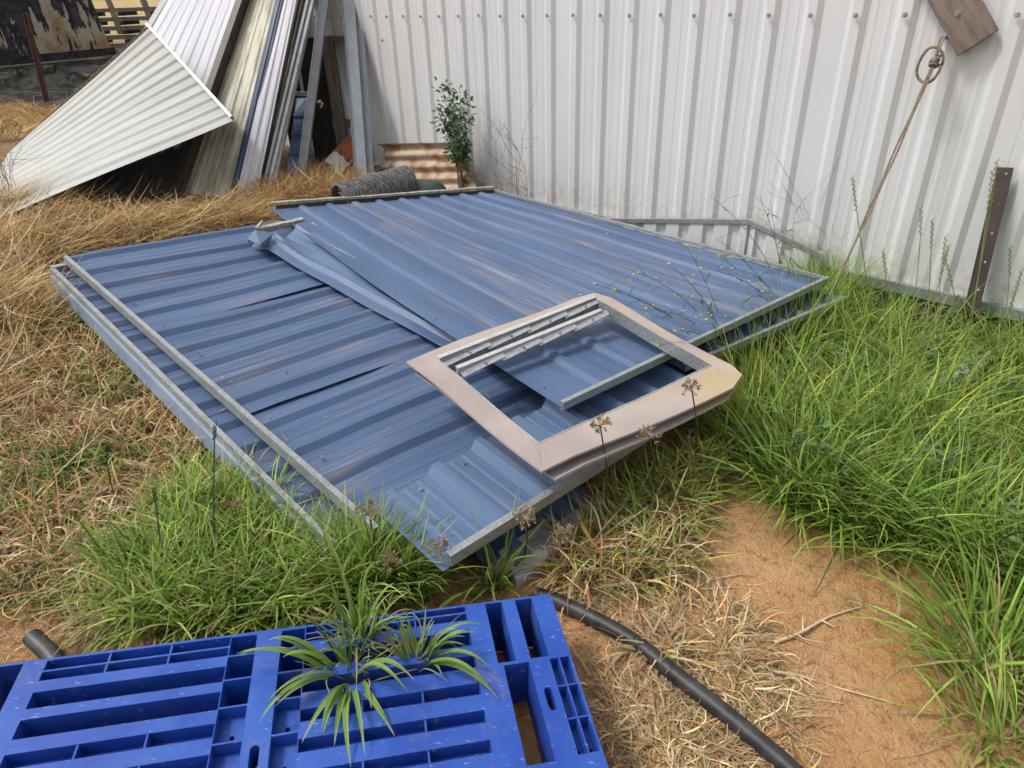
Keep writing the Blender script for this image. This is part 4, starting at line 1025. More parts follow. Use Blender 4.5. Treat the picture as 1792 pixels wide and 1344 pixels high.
for (u, v) in ((.08, .085), (.08, .5), (.08, .915), (.615, .085), (.615, .5), (.615, .915), (1.15, .085), (1.15, .5), (1.15, .915)):
    m = MB(); wu, wv = .062, .07
    cs = [PO + PU * (u + a * wu) + PV * (v + b * wv) for a, b in ((-1, -1), (1, -1), (1, 1), (-1, 1))]
    m2 = [c - PN * .056 for c in cs]; lo = [c - PN * .150 for c in cs]
    m.add(lo + m2, [(0, 1, 5, 4), (1, 2, 6, 5), (2, 3, 7, 6), (3, 0, 4, 7)]); m.obj('foot_block', PLASTIC, pal)

pm0 = P(880, 1290, .015); m = MB()
for k in range(3): m.tube([pm0 + PU * (.005 + .022 * k) - PV * .12, pm0 + PU * (.005 + .022 * k) + PV * .12], .0025, 5)
for k in range(8): m.tube([pm0 + PU * .0 + PV * (-.11 + .03 * k), pm0 + PU * .054 + PV * (-.11 + .03 * k)], .0022, 5)
o = m.obj('plastic_mesh', POLY, None, loc=pm0); tag(o, 'scrap of black plastic mesh lying under the long slot of the pallet', 'mesh')
# ------------------------------------------------------------------ poly pipe
def smooth_path(pts, n=60):
    pts = [np.array(p) for p in pts]; out = []
    P_ = [2 * pts[0] - pts[1]] + pts + [2 * pts[-1] - pts[-2]]
    for i in range(1, len(P_) - 2):
        for s_ in range(n // (len(pts) - 1)):
            u = s_ / (n // (len(pts) - 1)); a, b, c, d = P_[i - 1:i + 3]
            out.append(.5 * ((2 * b) + (-a + c) * u + (2 * a - 5 * b + 4 * c - d) * u * u + (-a + 3 * b - 3 * c + d) * u ** 3))
    out.append(pts[-1]); return out
def gp_(x, y, dz): p = G(x, y); p[2] += dz; return p
pth = [gp_(935, 1045, .012), gp_(985, 1066, .018), gp_(1095, 1127, .026), gp_(1190, 1200, .024), gp_(1280, 1272, .024), gp_(1375, 1352, .022), gp_(1450, 1425, .02)]
m = MB(); m.tube(smooth_path(pth, 90), .0195, 16); pipe = m.obj('poly_pipe', POLY, None, smooth=True, loc=pth[3]); tag(pipe, 'long black poly pipe running from the pallet corner across the soil', 'pipe')
pth2 = [gp_(66, 1133, .035), gp_(98, 1163, .03), gp_(135, 1215, .022), gp_(200, 1290, .02)]
r_ = empty('pipe_stub', 'short black pipe end sticking out behind the left of the pallet', 'pipe', pth2[0])
m = MB(); m.tube(smooth_path(pth2, 30), .02, 14, cap=False); m.tube(smooth_path(pth2, 30), .0165, 14, cap=True); m.obj('tube', POLY, r_, smooth=True)

# concrete lump and pale strips
m = MB(); c = gp_(915, 985, .02); vs = []
pts4 = [gp_(872, 985, .045), gp_(955, 935, .06), gp_(985, 975, .05), gp_(905, 1030, .03)]
m.hexa([p - np.array([0, 0, .06]) for p in pts4] + pts4); o = m.obj('concrete_slab', CONC, None, loc=c, bevel=.006); tag(o, 'broken grey slab under the dry tuft between pallet and blue panels', 'slab')
m = MB(); m.beam(gp_(1492, 765, .08), gp_(1830, 612, .09), .055, .03, nseg=10, wob=.004); o = m.obj('pale_plank', PALESTRIP, None, loc=gp_(1530, 728, 0)); tag(o, 'pale bleached plank half buried in the green grass at right', 'plank')

# roots and sticks on the bare soil
def root(label, pts, r, branches):
    b0 = gp_(*pts[0], 0); e = empty('dead_root', label, 'root', b0, 'dry roots on the bare soil')
    m = MB(); P3 = smooth_path([gp_(x, y, .006 + .004 * (i % 2)) for i, (x, y) in enumerate(pts)], 24); n = len(P3)
    m.tube(P3, [r * (1 - .75 * i / n) for i in range(n)], 6); m.obj('root', ROOT, e, smooth=True)
    for b in branches:
        m = MB(); P4 = smooth_path([gp_(x, y, .006 + .012 * i) for i, (x, y) in enumerate(b)], 10); n = len(P4)
        m.tube(P4, [r * .6 * (1 - .7 * i / n) for i in range(n)], 5); m.obj('branch', ROOT, e, smooth=True)
root('branching pale root lying across the soil, highest of the roots', [(1355, 1127), (1400, 1112), (1450, 1083), (1510, 1065)], .0055, [[(1395, 1113), (1408, 1128), (1448, 1140)], [(1405, 1110), (1402, 1085)], [(1440, 1090), (1458, 1106)]])
root('long pale root, second from the bottom, ending on bare soil', [(1325, 1178), (1390, 1186), (1470, 1208), (1565, 1236)], .005, [[(1400, 1190), (1420, 1210), (1425, 1222)], [(1375, 1183), (1400, 1198)]])
root('lowest pale root running right from the dead tuft', [(1315, 1202), (1350, 1215), (1400, 1224), (1475, 1236)], .005, [[(1370, 1218), (1395, 1205)]])
root('short forked root above the dead tuft, beside the dry clump', [(1228, 995), (1240, 975), (1265, 970), (1282, 972)], .004, [[(1238, 980), (1247, 955)]])
root('thin straight root left of the bare soil', [(1222, 1035), (1262, 1034), (1296, 1031)], .0028, [])
root('thin root below the forked one', [(1245, 1018), (1280, 1012), (1308, 1008)], .0025, [])
# ------------------------------------------------------------------ grass and other blades
def inpoly(x, y, poly):
    poly = np.asarray(poly); r = np.zeros(len(x), bool); j = len(poly) - 1
    for i in range(len(poly)):
        xi, yi = poly[i]; xj, yj = poly[j]
        r ^= ((yi > y) != (yj > y)) & (x < (xj - xi) * (y - yi) / (yj - yi + 1e-12) + xi); j = i
    return r
FOOT = [[BTL, BTL + ribd * BLEN, BBL + ribd * BLEN, BBL], [EFL, EFR, ER, EN], [ATL, ATL + ard * .9, ABL + ard * .9, ABL], [C0, C1, C3, C2],
        [PO, PO + PU * PL, PO + PU * PL + PV, PO + PV]]
FOOT = [[tuple(np.array(p)[:2]) for p in q] for q in FOOT]
def shrink(poly, s): c = np.mean(poly, 0); return c + (np.array(poly) - c) * s
FOOTS = [shrink(q, .985) for q in FOOT]
def free(x, y):
    ok = np.ones(len(x), bool)
    for q in FOOTS: ok &= ~inpoly(x, y, q)
    ok &= (x * WN[0] + y * WN[1]) > WDIST + .06
    return ok
def scatter(pxpoly, n, clump=0.0, nc=0, world=None):
    poly = np.array([G(*p)[:2] for p in pxpoly]) if world is None else np.array(world)
    lo, hi = poly.min(0), poly.max(0); xs = np.empty(0); ys = np.empty(0)
    if nc:
        cx, cy = scatter(pxpoly, nc, world=world)
        kk = rng.integers(0, len(cx), n * 3); x = cx[kk] + rng.normal(0, clump, n * 3); y = cy[kk] + rng.normal(0, clump, n * 3)
        ok = inpoly(x, y, poly) & free(x, y); return x[ok][:n], y[ok][:n]
    while len(xs) < n:
        x = rng.uniform(lo[0], hi[0], n * 2); y = rng.uniform(lo[1], hi[1], n * 2); ok = inpoly(x, y, poly) & free(x, y)
        if ok.sum() == 0: break
        xs = np.r_[xs, x[ok]]; ys = np.r_[ys, y[ok]]
    return xs[:n], ys[:n]
def mesh_np(name, V, Fq, cols, mat, loc=(0, 0, 0)):
    me = bpy.data.meshes.new(name); loc = np.array(loc, float); V = V - loc
    me.vertices.add(len(V)); me.vertices.foreach_set('co', V.astype(np.float32).ravel())
    nf = len(Fq); me.loops.add(nf * 4); me.loops.foreach_set('vertex_index', Fq.astype(np.int32).ravel())
    me.polygons.add(nf); me.polygons.foreach_set('loop_start', np.arange(0, nf * 4, 4, dtype=np.int32)); me.polygons.foreach_set('loop_total', np.full(nf, 4, np.int32))
    me.update(calc_edges=True)
    at = me.attributes.new('Col', 'FLOAT_COLOR', 'POINT'); at.data.foreach_set('color', np.c_[cols, np.ones(len(cols))].astype(np.float32).ravel())
    me.polygons.foreach_set('use_smooth', np.ones(nf, bool)); me.materials.append(mat); me.validate()
    o = bpy.data.objects.new(name, me); COL.objects.link(o); o.location = loc; return o
def blades(x, y, length, width, lean, bend, base_col, tip_col=None, az=None, segs=4, curl=.5, z0=None, jit=.22, taper=1.0):
    """arrays of grass blades as strips; returns verts, quads, colours"""
    n = len(x); 
    def arr(a): return a if isinstance(a, np.ndarray) else np.full(n, float(a))
    length, width, lean, bend = arr(length), arr(width), arr(lean), arr(bend)
    az = rng.uniform(0, 2 * np.pi, n) if az is None else az
    gzv = gbase(x, y); z = gzv + (0 if z0 is None else z0) - .004
    cu = rng.normal(0, curl, n); tw = rng.normal(0, .7, n)
    p = np.stack([x, y, z], 1); V = np.empty((n, segs + 1, 2, 3)); 
    for s in range(segs + 1):
        u = s / segs; a = az + cu * u * u
        sv = np.stack([-np.sin(a + tw * .4), np.cos(a + tw * .4), np.sin(tw) * .35], 1)
        wd = width * np.clip(1 - taper * u ** 2.2, .06, 1) * (.75 + .5 * min(1, u * 4) * .5)
        V[:, s, 0] = p - sv * wd[:, None] / 2; V[:, s, 1] = p + sv * wd[:, None] / 2
        th = lean + bend * (u + .5 / segs) ** 1.25; st = length / segs
        p = p + np.stack([np.sin(th) * np.cos(a) * st, np.sin(th) * np.sin(a) * st, np.cos(th) * st], 1)
        fl = gbase(p[:, 0], p[:, 1]) + .004; p[:, 2] = np.maximum(p[:, 2], fl)
    base_col = np.asarray(base_col, float); tip_col = base_col if tip_col is None else np.asarray(tip_col, float)
    if base_col.ndim == 1: base_col = np.tile(base_col, (n, 1))
    if tip_col.ndim == 1: tip_col = np.tile(tip_col, (n, 1))
    g = np.exp(rng.normal(0, jit, n))[:, None]; hue = rng.normal(0, .06, (n, 3))
    Cc = np.empty((n, segs + 1, 2, 3))
    for s in range(segs + 1):
        u = s / segs; c = np.clip((base_col * (1 - u) + tip_col * u) * g * (1 + hue), .004, .9); Cc[:, s, 0] = c; Cc[:, s, 1] = c
    base = (np.arange(n) * (segs + 1) * 2)[:, None]
    Q = []
    for s in range(segs): Q.append(np.stack([base[:, 0] + 2 * s, base[:, 0] + 2 * s + 1, base[:, 0] + 2 * s + 3, base[:, 0] + 2 * s + 2], 1))
    return V.reshape(-1, 3), np.concatenate(Q), Cc.reshape(-1, 3)
class BL:
    def __init__(s): s.V = []; s.Q = []; s.C = []; s.n = 0
    def add(s, r): s.V.append(r[0]); s.Q.append(r[1] + s.n); s.C.append(r[2]); s.n += len(r[0])
    def make(s, name, mat, loc=(0, 0, 0)): return mesh_np(name, np.concatenate(s.V), np.concatenate(s.Q), np.concatenate(s.C), mat, loc)
def U(a, b, n): return rng.uniform(a, b, n)
GOLD = np.array([.52, .335, .125]); PALE = np.array([.57, .445, .245]); RUSTY = np.array([.32, .175, .072]); TAN = np.array([.40, .30, .175])
GRN = np.array([.185, .305, .050]); GRN2 = np.array([.300, .410, .085]); DGRN = np.array([.080, .145, .034]); YEL = np.array([.42, .36, .055])
def pick(n, cols, pr):
    return np.array(cols)[rng.choice(len(cols), n, p=np.array(pr) / sum(pr))]

# matted straw, left and along the pile
SP = [(-160, 330), (60, 372), (160, 378), (330, 374), (420, 358), (480, 352), (560, 335), (660, 348), (620, 356), (480, 366), (440, 402), (110, 452), (85, 480), (80, 560), (60, 640), (-60, 760), (-260, 860), (-420, 420)]
b = BL()
def mat_az(x, y, spread=.7):   # neighbouring straws lie the same way
    return np.array([mnoise.noise((float(a) * 1.6, float(c) * 1.6, 1.7)) * 5.5 for a, c in zip(x, y)]) + rng.normal(0, spread, len(x))
def mnd(x, y, f=1.9, z=9.0): return np.array([max(0, mnoise.noise((float(a) * f, float(c) * f, z))) for a, c in zip(x, y)])
x, y = scatter(SP, 19000); n = len(x); mound = mnd(x, y)
b.add(blades(x, y, U(.16, .50, n), U(.003, .0062, n), U(1.0, 1.6, n), U(-.3, .7, n), pick(n, [GOLD, PALE, RUSTY, TAN, PALE * 1.15], [5, 3, 2.2, 2, 1.2]), None, mat_az(x, y, .9), 5, .9, z0=(U(0, 1, n) ** 1.5) * (.03 + .15 * mound), jit=.34))
x, y = scatter(SP, 2600); n = len(x)
b.add(blades(x, y, U(.12, .30, n), U(.0025, .004, n), U(.2, 1.0, n), U(.8, 2.3, n), pick(n, [GOLD, PALE, RUSTY], [4, 3, 2]), None, None, 6, .9, jit=.34))
o = b.make('dry_grass', STRAW); o['kind'] = 'stuff'; tag(o, 'matted golden dry grass at left, behind the blue panels', 'grass')
# upright straw round the foot of the pile and the drum
b = BL(); x, y = scatter([(415, 350), (450, 345), (500, 336), (560, 328), (640, 334), (665, 348), (600, 358), (470, 362)], 2600); n = len(x)
b.add(blades(x, y, U(.10, .32, n), U(.003, .005, n), U(.05, .9, n), U(.4, 2.0, n), pick(n, [GOLD, RUSTY, TAN], [4, 3, 2]), None, None, 6, .8, jit=.3))
x, y = scatter([(770, 336), (860, 334), (930, 350), (860, 345)], 500); n = len(x)
b.add(blades(x, y, U(.08, .28, n), U(.002, .0035, n), U(.05, .5, n), U(.2, 1.2, n), pick(n, [GOLD, TAN], [3, 2]), None, None, 5, .6))
o = b.make('dry_grass', STRAW); o['kind'] = 'stuff'; tag(o, 'upright tangled dry grass at the foot of the leaning sheets', 'grass')
# straw on the burnt ground beyond
b = BL()
for wpoly, nn in (([(-6.9, 9.0), (-5.2, 6.9), (-4.2, 6.9), (-4.9, 8.6), (-5.9, 9.4)], 3200), ([(-9.5, 11.3), (-7.9, 11.6), (-7.6, 12.3), (-9.6, 12.4)], 350)):
    x, y = scatter(None, nn, world=wpoly); n = len(x)
    b.add(blades(x, y, U(.15, .35, n), U(.006, .01, n), U(.9, 1.5, n), U(.0, .7, n), pick(n, [GOLD, PALE, RUSTY], [5, 2, 2]), None, mat_az(x, y), 3, .5, z0=U(0, .06, n), jit=.3))
o = b.make('dry_grass', STRAW); o['kind'] = 'stuff'; tag(o, 'patch of golden dry grass at the edge of the burnt ground', 'grass')

# short brown and green turf left of the panels
b = BL(); LP = [(-260, 640), (60, 500), (95, 505), (340, 760), (455, 875), (330, 920), (200, 985), (120, 1075), (60, 1070), (-260, 1060)]
x, y = scatter(LP, 15000, clump=.035, nc=560); n = len(x)
gmix = np.array([mnoise.noise((float(a) * 3.1, float(c) * 3.1, 5.0)) for a, c in zip(x, y)]) + rng.normal(0, .25, n)
colr = np.where((gmix > .16)[:, None], pick(n, [DGRN * 1.2, GRN * .8, np.array([.19, .20, .06])], [3, 2, 3]), pick(n, [TAN, RUSTY, PALE, GOLD * .8], [4, 3, 3, 2]))
b.add(blades(x, y, U(.05, .14, n), U(.004, .0085, n), U(.2, 1.3, n), U(.6, 2.4, n), colr, None, None, 5, 1.1, jit=.38))
x, y = scatter(LP, 1500); n = len(x)
b.add(blades(x, y, U(.12, .32, n), U(.0018, .003, n), U(.6, 1.4, n), U(.1, 1.0, n), pick(n, [GOLD, RUSTY, PALE], [3, 3, 2]), None, None, 5, .6))
o = b.make('turf', STRAW); o['kind'] = 'stuff'; tag(o, 'short curled brown and green turf left of the blue panels', 'grass')

# lush green clump at lower left
b = BL(); GP = [(190, 1000), (240, 940), (310, 885), (440, 868), (470, 880), (575, 968), (610, 1010), (760, 1030), (880, 1012), (890, 1036), (620, 1085), (350, 1118), (250, 1112), (205, 1060)]
x, y = scatter(GP, 5600, clump=.032, nc=170); n = len(x)
b.add(blades(x, y, U(.08, .25, n), U(.0045, .0095, n), U(.05, .9, n), U(.3, 1.9, n), pick(n, [GRN, GRN2, DGRN, YEL * .8], [5, 5, 3, .8]), pick(n, [GRN2, GRN, PALE], [5, 3, 1.2]), None, 6, .6, jit=.34))
x, y = scatter([(575, 985), (620, 1005), (760, 1025), (880, 1012), (890, 1036), (620, 1080), (560, 1085)], 650, clump=.03, nc=22); n = len(x)
b.add(blades(x, y, U(.14, .30, n), U(.005, .009, n), U(.0, .6, n), U(.1, 1.3, n), pick(n, [GRN, GRN2, DGRN], [5, 5, 2]), pick(n, [GRN2, GRN, PALE], [5, 3, 1.0]), None, 7, .5, jit=.3))
x, y = scatter(GP, 1900, clump=.05, nc=110); n = len(x)
b.add(blades(x, y, U(.06, .2, n), U(.003, .006, n), U(.2, 1.3, n), U(.8, 2.6, n), pick(n, [TAN, PALE, GOLD], [4, 4, 2]), None, None, 6, 1.1, jit=.3))
x, y = scatter([(90, 990), (190, 960), (230, 1110), (150, 1120)], 1100, clump=.03, nc=40); n = len(x)
b.add(blades(x, y, U(.05, .15, n), U(.004, .007, n), U(.2, 1.3, n), U(.6, 2.3, n), pick(n, [TAN, PALE, GRN], [4, 3, 2]), None, None, 5, .9, jit=.3))
o = b.make('green_grass', LEAF); o['kind'] = 'stuff'; tag(o, 'lush green grass clump between the pallet and the left blue panel', 'grass')

# green grass on the right along the wall
b = BL(); RP = [(1262, 805), (1255, 760), (1310, 660), (1330, 610), (1460, 515), (1520, 488), (1600, 500), (1800, 545), (2150, 640), (2250, 1000), (1880, 1090), (1760, 1060), (1690, 1005), (1580, 985), (1500, 955), (1420, 920), (1340, 860)]
x, y = scatter(RP, 9500, clump=.05, nc=330); n = len(x)
hn = .55 + .75 * np.array([mnoise.noise((float(a) * 2.4, float(c) * 2.4, 6.0)) + .5 for a, c in zip(x, y)])
b.add(blades(x, y, U(.14, .42, n) * hn, U(.003, .0085, n), U(.02, .8, n), U(.2, 1.9, n), pick(n, [GRN, GRN2, DGRN, GRN2 * 1.25, TAN], [5, 5, 3, 2, .8]), pick(n, [GRN2, GRN, YEL], [5, 3, .9]), None, 6, .55, jit=.36))
x, y = scatter(RP, 5000); n = len(x)
b.add(blades(x, y, U(.05, .2, n), U(.004, .009, n), U(.1, 1.1, n), U(.4, 1.9, n), pick(n, [DGRN, GRN, np.array([.20, .22, .06])], [4, 4, 1.4]), None, None, 4, .7, jit=.32))
x, y = scatter(RP, 900); n = len(x)
b.add(blades(x, y, U(.12, .4, n), U(.0025, .005, n), U(.1, 1.1, n), U(.3, 1.6, n), pick(n, [PALE, YEL, GOLD], [3, 2, 2]), None, None, 5, .7))
x, y = scatter([(1270, 745), (1310, 690), (1345, 700), (1330, 760), (1275, 790)], 260); n = len(x)
b.add(blades(x, y, U(.22, .44, n), U(.003, .006, n), U(.02, .4, n), U(.1, 1.0, n), pick(n, [GRN, GRN2, YEL], [3, 3, 1]), None, np.pi + rng.normal(0, 1.0, n), 6, .4, jit=.3))
x, y = scatter([(1330, 630), (1345, 590), (1440, 520), (1480, 500), (1500, 530), (1400, 640), (1340, 680)], 900); n = len(x)
b.add(blades(x, y, U(.2, .46, n), U(.003, .006, n), U(.02, .5, n), U(.1, 1.2, n), pick(n, [GRN, GRN2], [3, 4]), None, None, 6, .5, jit=.32))
x, y = scatter([(1395, 470), (1420, 440), (1500, 455), (1800, 545), (2000, 600), (1990, 650), (1780, 590), (1530, 510), (1460, 515)], 2600); n = len(x)
b.add(blades(x, y, U(.14, .46, n), U(.003, .0058, n), U(.02, .55, n), U(.1, 1.3, n), pick(n, [GRN, GRN2, DGRN], [3, 4, 2]), pick(n, [GRN2, YEL * .8], [4, 1]), None, 6, .5, jit=.32))
o = b.make('green_grass', LEAF); o['kind'] = 'stuff'; tag(o, 'deep green grass filling the right side below the wall', 'grass')

def tuft(name, label, px_, n, L, wd, cols, pr, spread=.05, lean=(.05, .8), bend=(.4, 1.6), mat=LEAF, cat='tussock', group=None, segs=6, curl=.5, tip=None):
    c = G(*px_); x = c[0] + rng.normal(0, spread, n); y = c[1] + rng.normal(0, spread, n)
    az = np.arctan2(y - c[1], x - c[0]) + rng.normal(0, 1.1 if mat is STRAW else .7, n)
    r = blades(x, y, U(*L, n), U(*wd, n), U(*lean, n), U(*bend, n), pick(n, cols, pr), None if tip is None else pick(n, tip[0], tip[1]), az, segs, curl, jit=.36 if mat is STRAW else .28)
    b = BL(); b.add(r); o = b.make(name, mat, (c[0], c[1], gz(c[0], c[1]))); tag(o, label, cat, group)
    if mat is STRAW: o['kind'] = 'stuff'
    return o
TG = 'grass tussocks on the soil'
tuft('grass_tussock', 'big glossy green tussock with arching leaves above the bare soil', (1395, 865), 300, (.16, .42), (.006, .0105), [GRN, GRN2, DGRN], [4, 4, 2], .05, (.1, .95), (.5, 1.5), group=TG)
tuft('grass_tussock', 'green tussock behind the big one, further right', (1490, 905), 260, (.16, .40), (.006, .010), [GRN, GRN2, DGRN], [4, 3, 3], .06, (.1, 1.0), (.5, 1.5), group=TG)
tuft('grass_tussock', 'green tussock at the right where soil meets tall grass', (1650, 965), 260, (.18, .42), (.006, .010), [GRN, GRN2, DGRN], [4, 3, 3], .07, (.1, 1.0), (.4, 1.4), group=TG)
tuft('grass_tussock', 'green tussock at the lower right corner with leaves over the soil', (1735, 1165), 230, (.14, .36), (.005, .009), [GRN, GRN2, TAN], [4, 4, 1], .05, (.2, 1.1), (.4, 1.3), group=TG)
tuft('grass_tussock', 'small yellowing tussock at the very bottom right', (1760, 1290), 200, (.10, .24), (.004, .0075), [GRN2, TAN, YEL], [4, 3, 1], .05, (.2, 1.2), (.5, 1.6), group=TG)
tuft('grass_tussock', 'green tussock near the right edge below the tall grass', (1790, 1060), 230, (.16, .36), (.005, .009), [GRN, GRN2, DGRN], [4, 4, 2], .06, (.1, 1.0), (.4, 1.4), group=TG)
DG = 'dry tufts round the pipe'
DC = [TAN, PALE * .95, RUSTY * 1.3]
tuft('dry_tuft', 'dead straw coloured tuft spilling over the black pipe', (1225, 1110), 900, (.05, .14), (.0022, .0052), DC, [4, 3, 2], .085, (.7, 1.5), (.6, 2.2), STRAW, group=DG, curl=1.5)
tuft('dry_tuft', 'wisp of dead grass lying across the black pipe', (1150, 1135), 130, (.06, .15), (.004, .008), DC, [4, 3, 1], .028, (.3, 1.2), (.6, 1.8), STRAW, group=DG, curl=1.2)
tuft('dry_tuft', 'flattened dead tuft at the bottom, left of the pipe', (1150, 1265), 900, (.05, .13), (.0022, .005), DC, [4, 3, 2], .09, (.8, 1.5), (.5, 2.2), STRAW, group=DG, curl=1.5)
tuft('dry_tuft', 'dead tuft at the bottom edge beside the pallet', (1200, 1335), 620, (.04, .11), (.0022, .005), DC, [4, 3, 2], .08, (.8, 1.5), (.5, 2.2), STRAW, group=DG, curl=1.5)
tuft('dry_tuft', 'dead tuft between the pallet corner and the pipe top', (1090, 1055), 420, (.04, .11), (.0022, .005), DC, [4, 3, 2], .045, (.7, 1.5), (.5, 2.2), STRAW, group=DG, curl=1.5)
tuft('dry_tuft', 'dead tuft just right of the pipe, below the big dry one', (1290, 1165), 150, (.04, .11), (.003, .005), DC, [4, 3, 2], .05, (.6, 1.4), (.4, 1.4), STRAW, group=DG, curl=1.5)
tuft('dry_tuft', 'small wispy dead tuft low on the soil near the roots', (1365, 1258), 120, (.04, .12), (.0018, .003), DC, [4, 3, 2], .035, (.8, 1.45), (.2, 1.0), STRAW, group=DG, curl=1.5)
tuft('dry_tuft', 'thin brown tuft in the middle of the bare soil', (1520, 1070), 70, (.04, .11), (.0012, .002), [RUSTY, TAN], [3, 2], .03, (.7, 1.4), (.2, 1.0), STRAW, group=DG)
# half dry clump in the centre
b = BL(); CP = [(962, 1000), (972, 910), (995, 845), (1060, 800), (1130, 765), (1250, 715), (1262, 815), (1215, 900), (1190, 1000), (1120, 1035), (1010, 1045), (970, 1035)]
x, y = scatter(CP, 4200, clump=.042, nc=120); n = len(x)
far_ = sstep(1.25, 1.7, y)
colr = np.where((rng.uniform(0, 1, n) < .15 + .5 * far_)[:, None], pick(n, [YEL, GRN, GRN2 * .8], [3, 3, 3]), pick(n, [TAN, PALE, RUSTY, GOLD * .8], [4, 3, 3, 1]))
b.add(blades(x, y, U(.06, .21, n), U(.004, .008, n), U(.2, 1.3, n), U(.5, 2.3, n), colr, None, None, 6, 1.1, jit=.36))
o = b.make('dry_grass', STRAW); o['kind'] = 'stuff'; tag(o, 'half dry yellow and straw grass clump below the beige frame', 'grass')
# litter strewn over the soil
b = BL(); x, y = scatter([(960, 1060), (1230, 1000), (1330, 1100), (1480, 1180), (1420, 1344), (1050, 1380)], 900); n = len(x)
b.add(blades(x, y, U(.02, .09, n), U(.001, .0026, n), U(1.3, 1.57, n), U(0, .3, n), pick(n, [TAN, PALE, RUSTY], [4, 2, 3]), None, None, 3, .9, z0=U(.004, .014, n)))
x, y = scatter([(-80, 1050), (170, 1060), (200, 1140), (-80, 1200)], 500); n = len(x)
b.add(blades(x, y, U(.02, .09, n), U(.001, .0024, n), U(1.3, 1.57, n), U(0, .3, n), pick(n, [TAN, PALE, RUSTY], [4, 2, 3]), None, None, 3, .9, z0=U(.004, .014, n)))
x, y = scatter([(1230, 900), (1650, 1000), (1720, 1344), (1400, 1344)], 260); n = len(x)
b.add(blades(x, y, U(.01, .05, n), U(.0008, .0018, n), U(1.3, 1.57, n), U(0, .3, n), pick(n, [TAN, RUSTY], [3, 3]), None, None, 3, .9, z0=U(.003, .01, n)))
o = b.make('litter', STRAW); o['kind'] = 'stuff'; tag(o, 'scraps of dead grass strewn over the soil', 'litter')

# ------------------------------------------------------------------ sedge through the pallet: individual keeled leaves
def leaf(mbv, base, tip, rise, wd, col, tipcol=(.62, .52, .40), sidek=0.0):
    base, tip = np.array(base), np.array(tip); N = 12
    ctrl = (base + tip) / 2 + np.array([0, 0, rise * 2]); d = nrm(tip - base); side0 = nrm(np.cross(d, (0, 0, 1)) + 1e-6)
    ctrl = ctrl + side0 * sidek; vs = []; cs = []; prev = None
    for i in range(N + 1):
        u = i / N; p = base * (1 - u) ** 2 + ctrl * 2 * u * (1 - u) + tip * u * u
        tg = nrm(2 * (1 - u) * (ctrl - base) + 2 * u * (tip - ctrl)); s = np.cross(tg, (0, 0, 1)); 
        s = side0 if np.linalg.norm(s) < .15 else nrm(s); s = s if s @ side0 > 0 else -s
        nn = np.cross(s, tg); w_ = wd * (1 - u ** 3) * (.7 + .3 * min(1, u * 5)) + .0005
        vs += [p - s * w_ / 2 + nn * w_ * .16, p - nn * w_ * .10, p + s * w_ / 2 + nn * w_ * .16]
        k = max(0, (u - .86) / .14); c = np.array(col) * (1 - k) + np.array(tipcol) * k; cs += [c, c * .85, c]
    mbv.add((np.array(vs), np.array([(i * 3 + j, i * 3 + j + 1, i * 3 + j + 4, i * 3 + j + 3) for i in range(N) for j in range(2)]), np.array(cs)))
def pal_pt(px_, py_, dz=0.0):
    v = ray(px_, py_); t = ((PO - CAM) @ PN + dz) / (v @ PN); return CAM + v * t
def sedge(label, bpx, leaves, small=30):
    b0 = pal_pt(*bpx, -.06); b = BL()
    for (tx, ty, dz, rise, wd) in leaves + [(a_ + rnd.uniform(-28, 28), b_ + rnd.uniform(-22, 22), c_ + .01, d_ * rnd.uniform(.7, 1.3), e_ * .8) for a_, b_, c_, d_, e_ in leaves[::2]]:
        g = rnd.uniform(.8, 1.15); c = GRN2 * g * np.array([.88, 1.0, 1.1])
        leaf(b, b0 + np.array([rnd.uniform(-.012, .012), rnd.uniform(-.010, .010), 0]), pal_pt(tx, ty, dz), rise, wd * 1.35, c, sidek=rnd.uniform(-.02, .02), tipcol=(.60, .50, .42) if rnd.random() < .6 else tuple(c))
    for k in range(9):
        a = rnd.uniform(0, 6.28); r = rnd.uniform(.05, .16); tip = b0 + np.array([r * math.cos(a), r * math.sin(a), .07]); leaf(b, b0 + np.array([rnd.uniform(-.02, .02), rnd.uniform(-.02, .02), 0]), tip, rnd.uniform(.02, .05), .003, PALE * rnd.uniform(.7, 1.1), sidek=rnd.uniform(-.05, .05))
    for k in range(small):
        a = rnd.uniform(0, 6.28); r = rnd.uniform(.03, .13); tip = b0 + np.array([r * math.cos(a), r * math.sin(a) * .7, .06 + rnd.uniform(-.01, .09)])
        leaf(b, b0 + np.array([rnd.uniform(-.015, .015), rnd.uniform(-.012, .012), 0]), tip, rnd.uniform(.0, .04), rnd.uniform(.003, .007), pick(1, [GRN, GRN2, DGRN, TAN], [3, 3, 2, 2])[0], sidek=rnd.uniform(-.03, .03))
    o = b.make('sedge_plant', LEAF, b0); tag(o, label, 'sedge', 'sedges growing through the pallet'); return o
sedge('sedge growing upright through the upper slot of the pallet', (636, 1148), [(652, 985, .17, .05, .008), (598, 1000, .15, .03, .007), (690, 1020, .10, .05, .007), (560, 1040, .10, .04, .007), (716, 1082, .06, .05, .006), (560, 1095, .07, .04, .006), (622, 1060, .10, .02, .007), (665, 1060, .13, .02, .007), (585, 960, .16, .03, .006), (700, 1110, .04, .05, .006)])
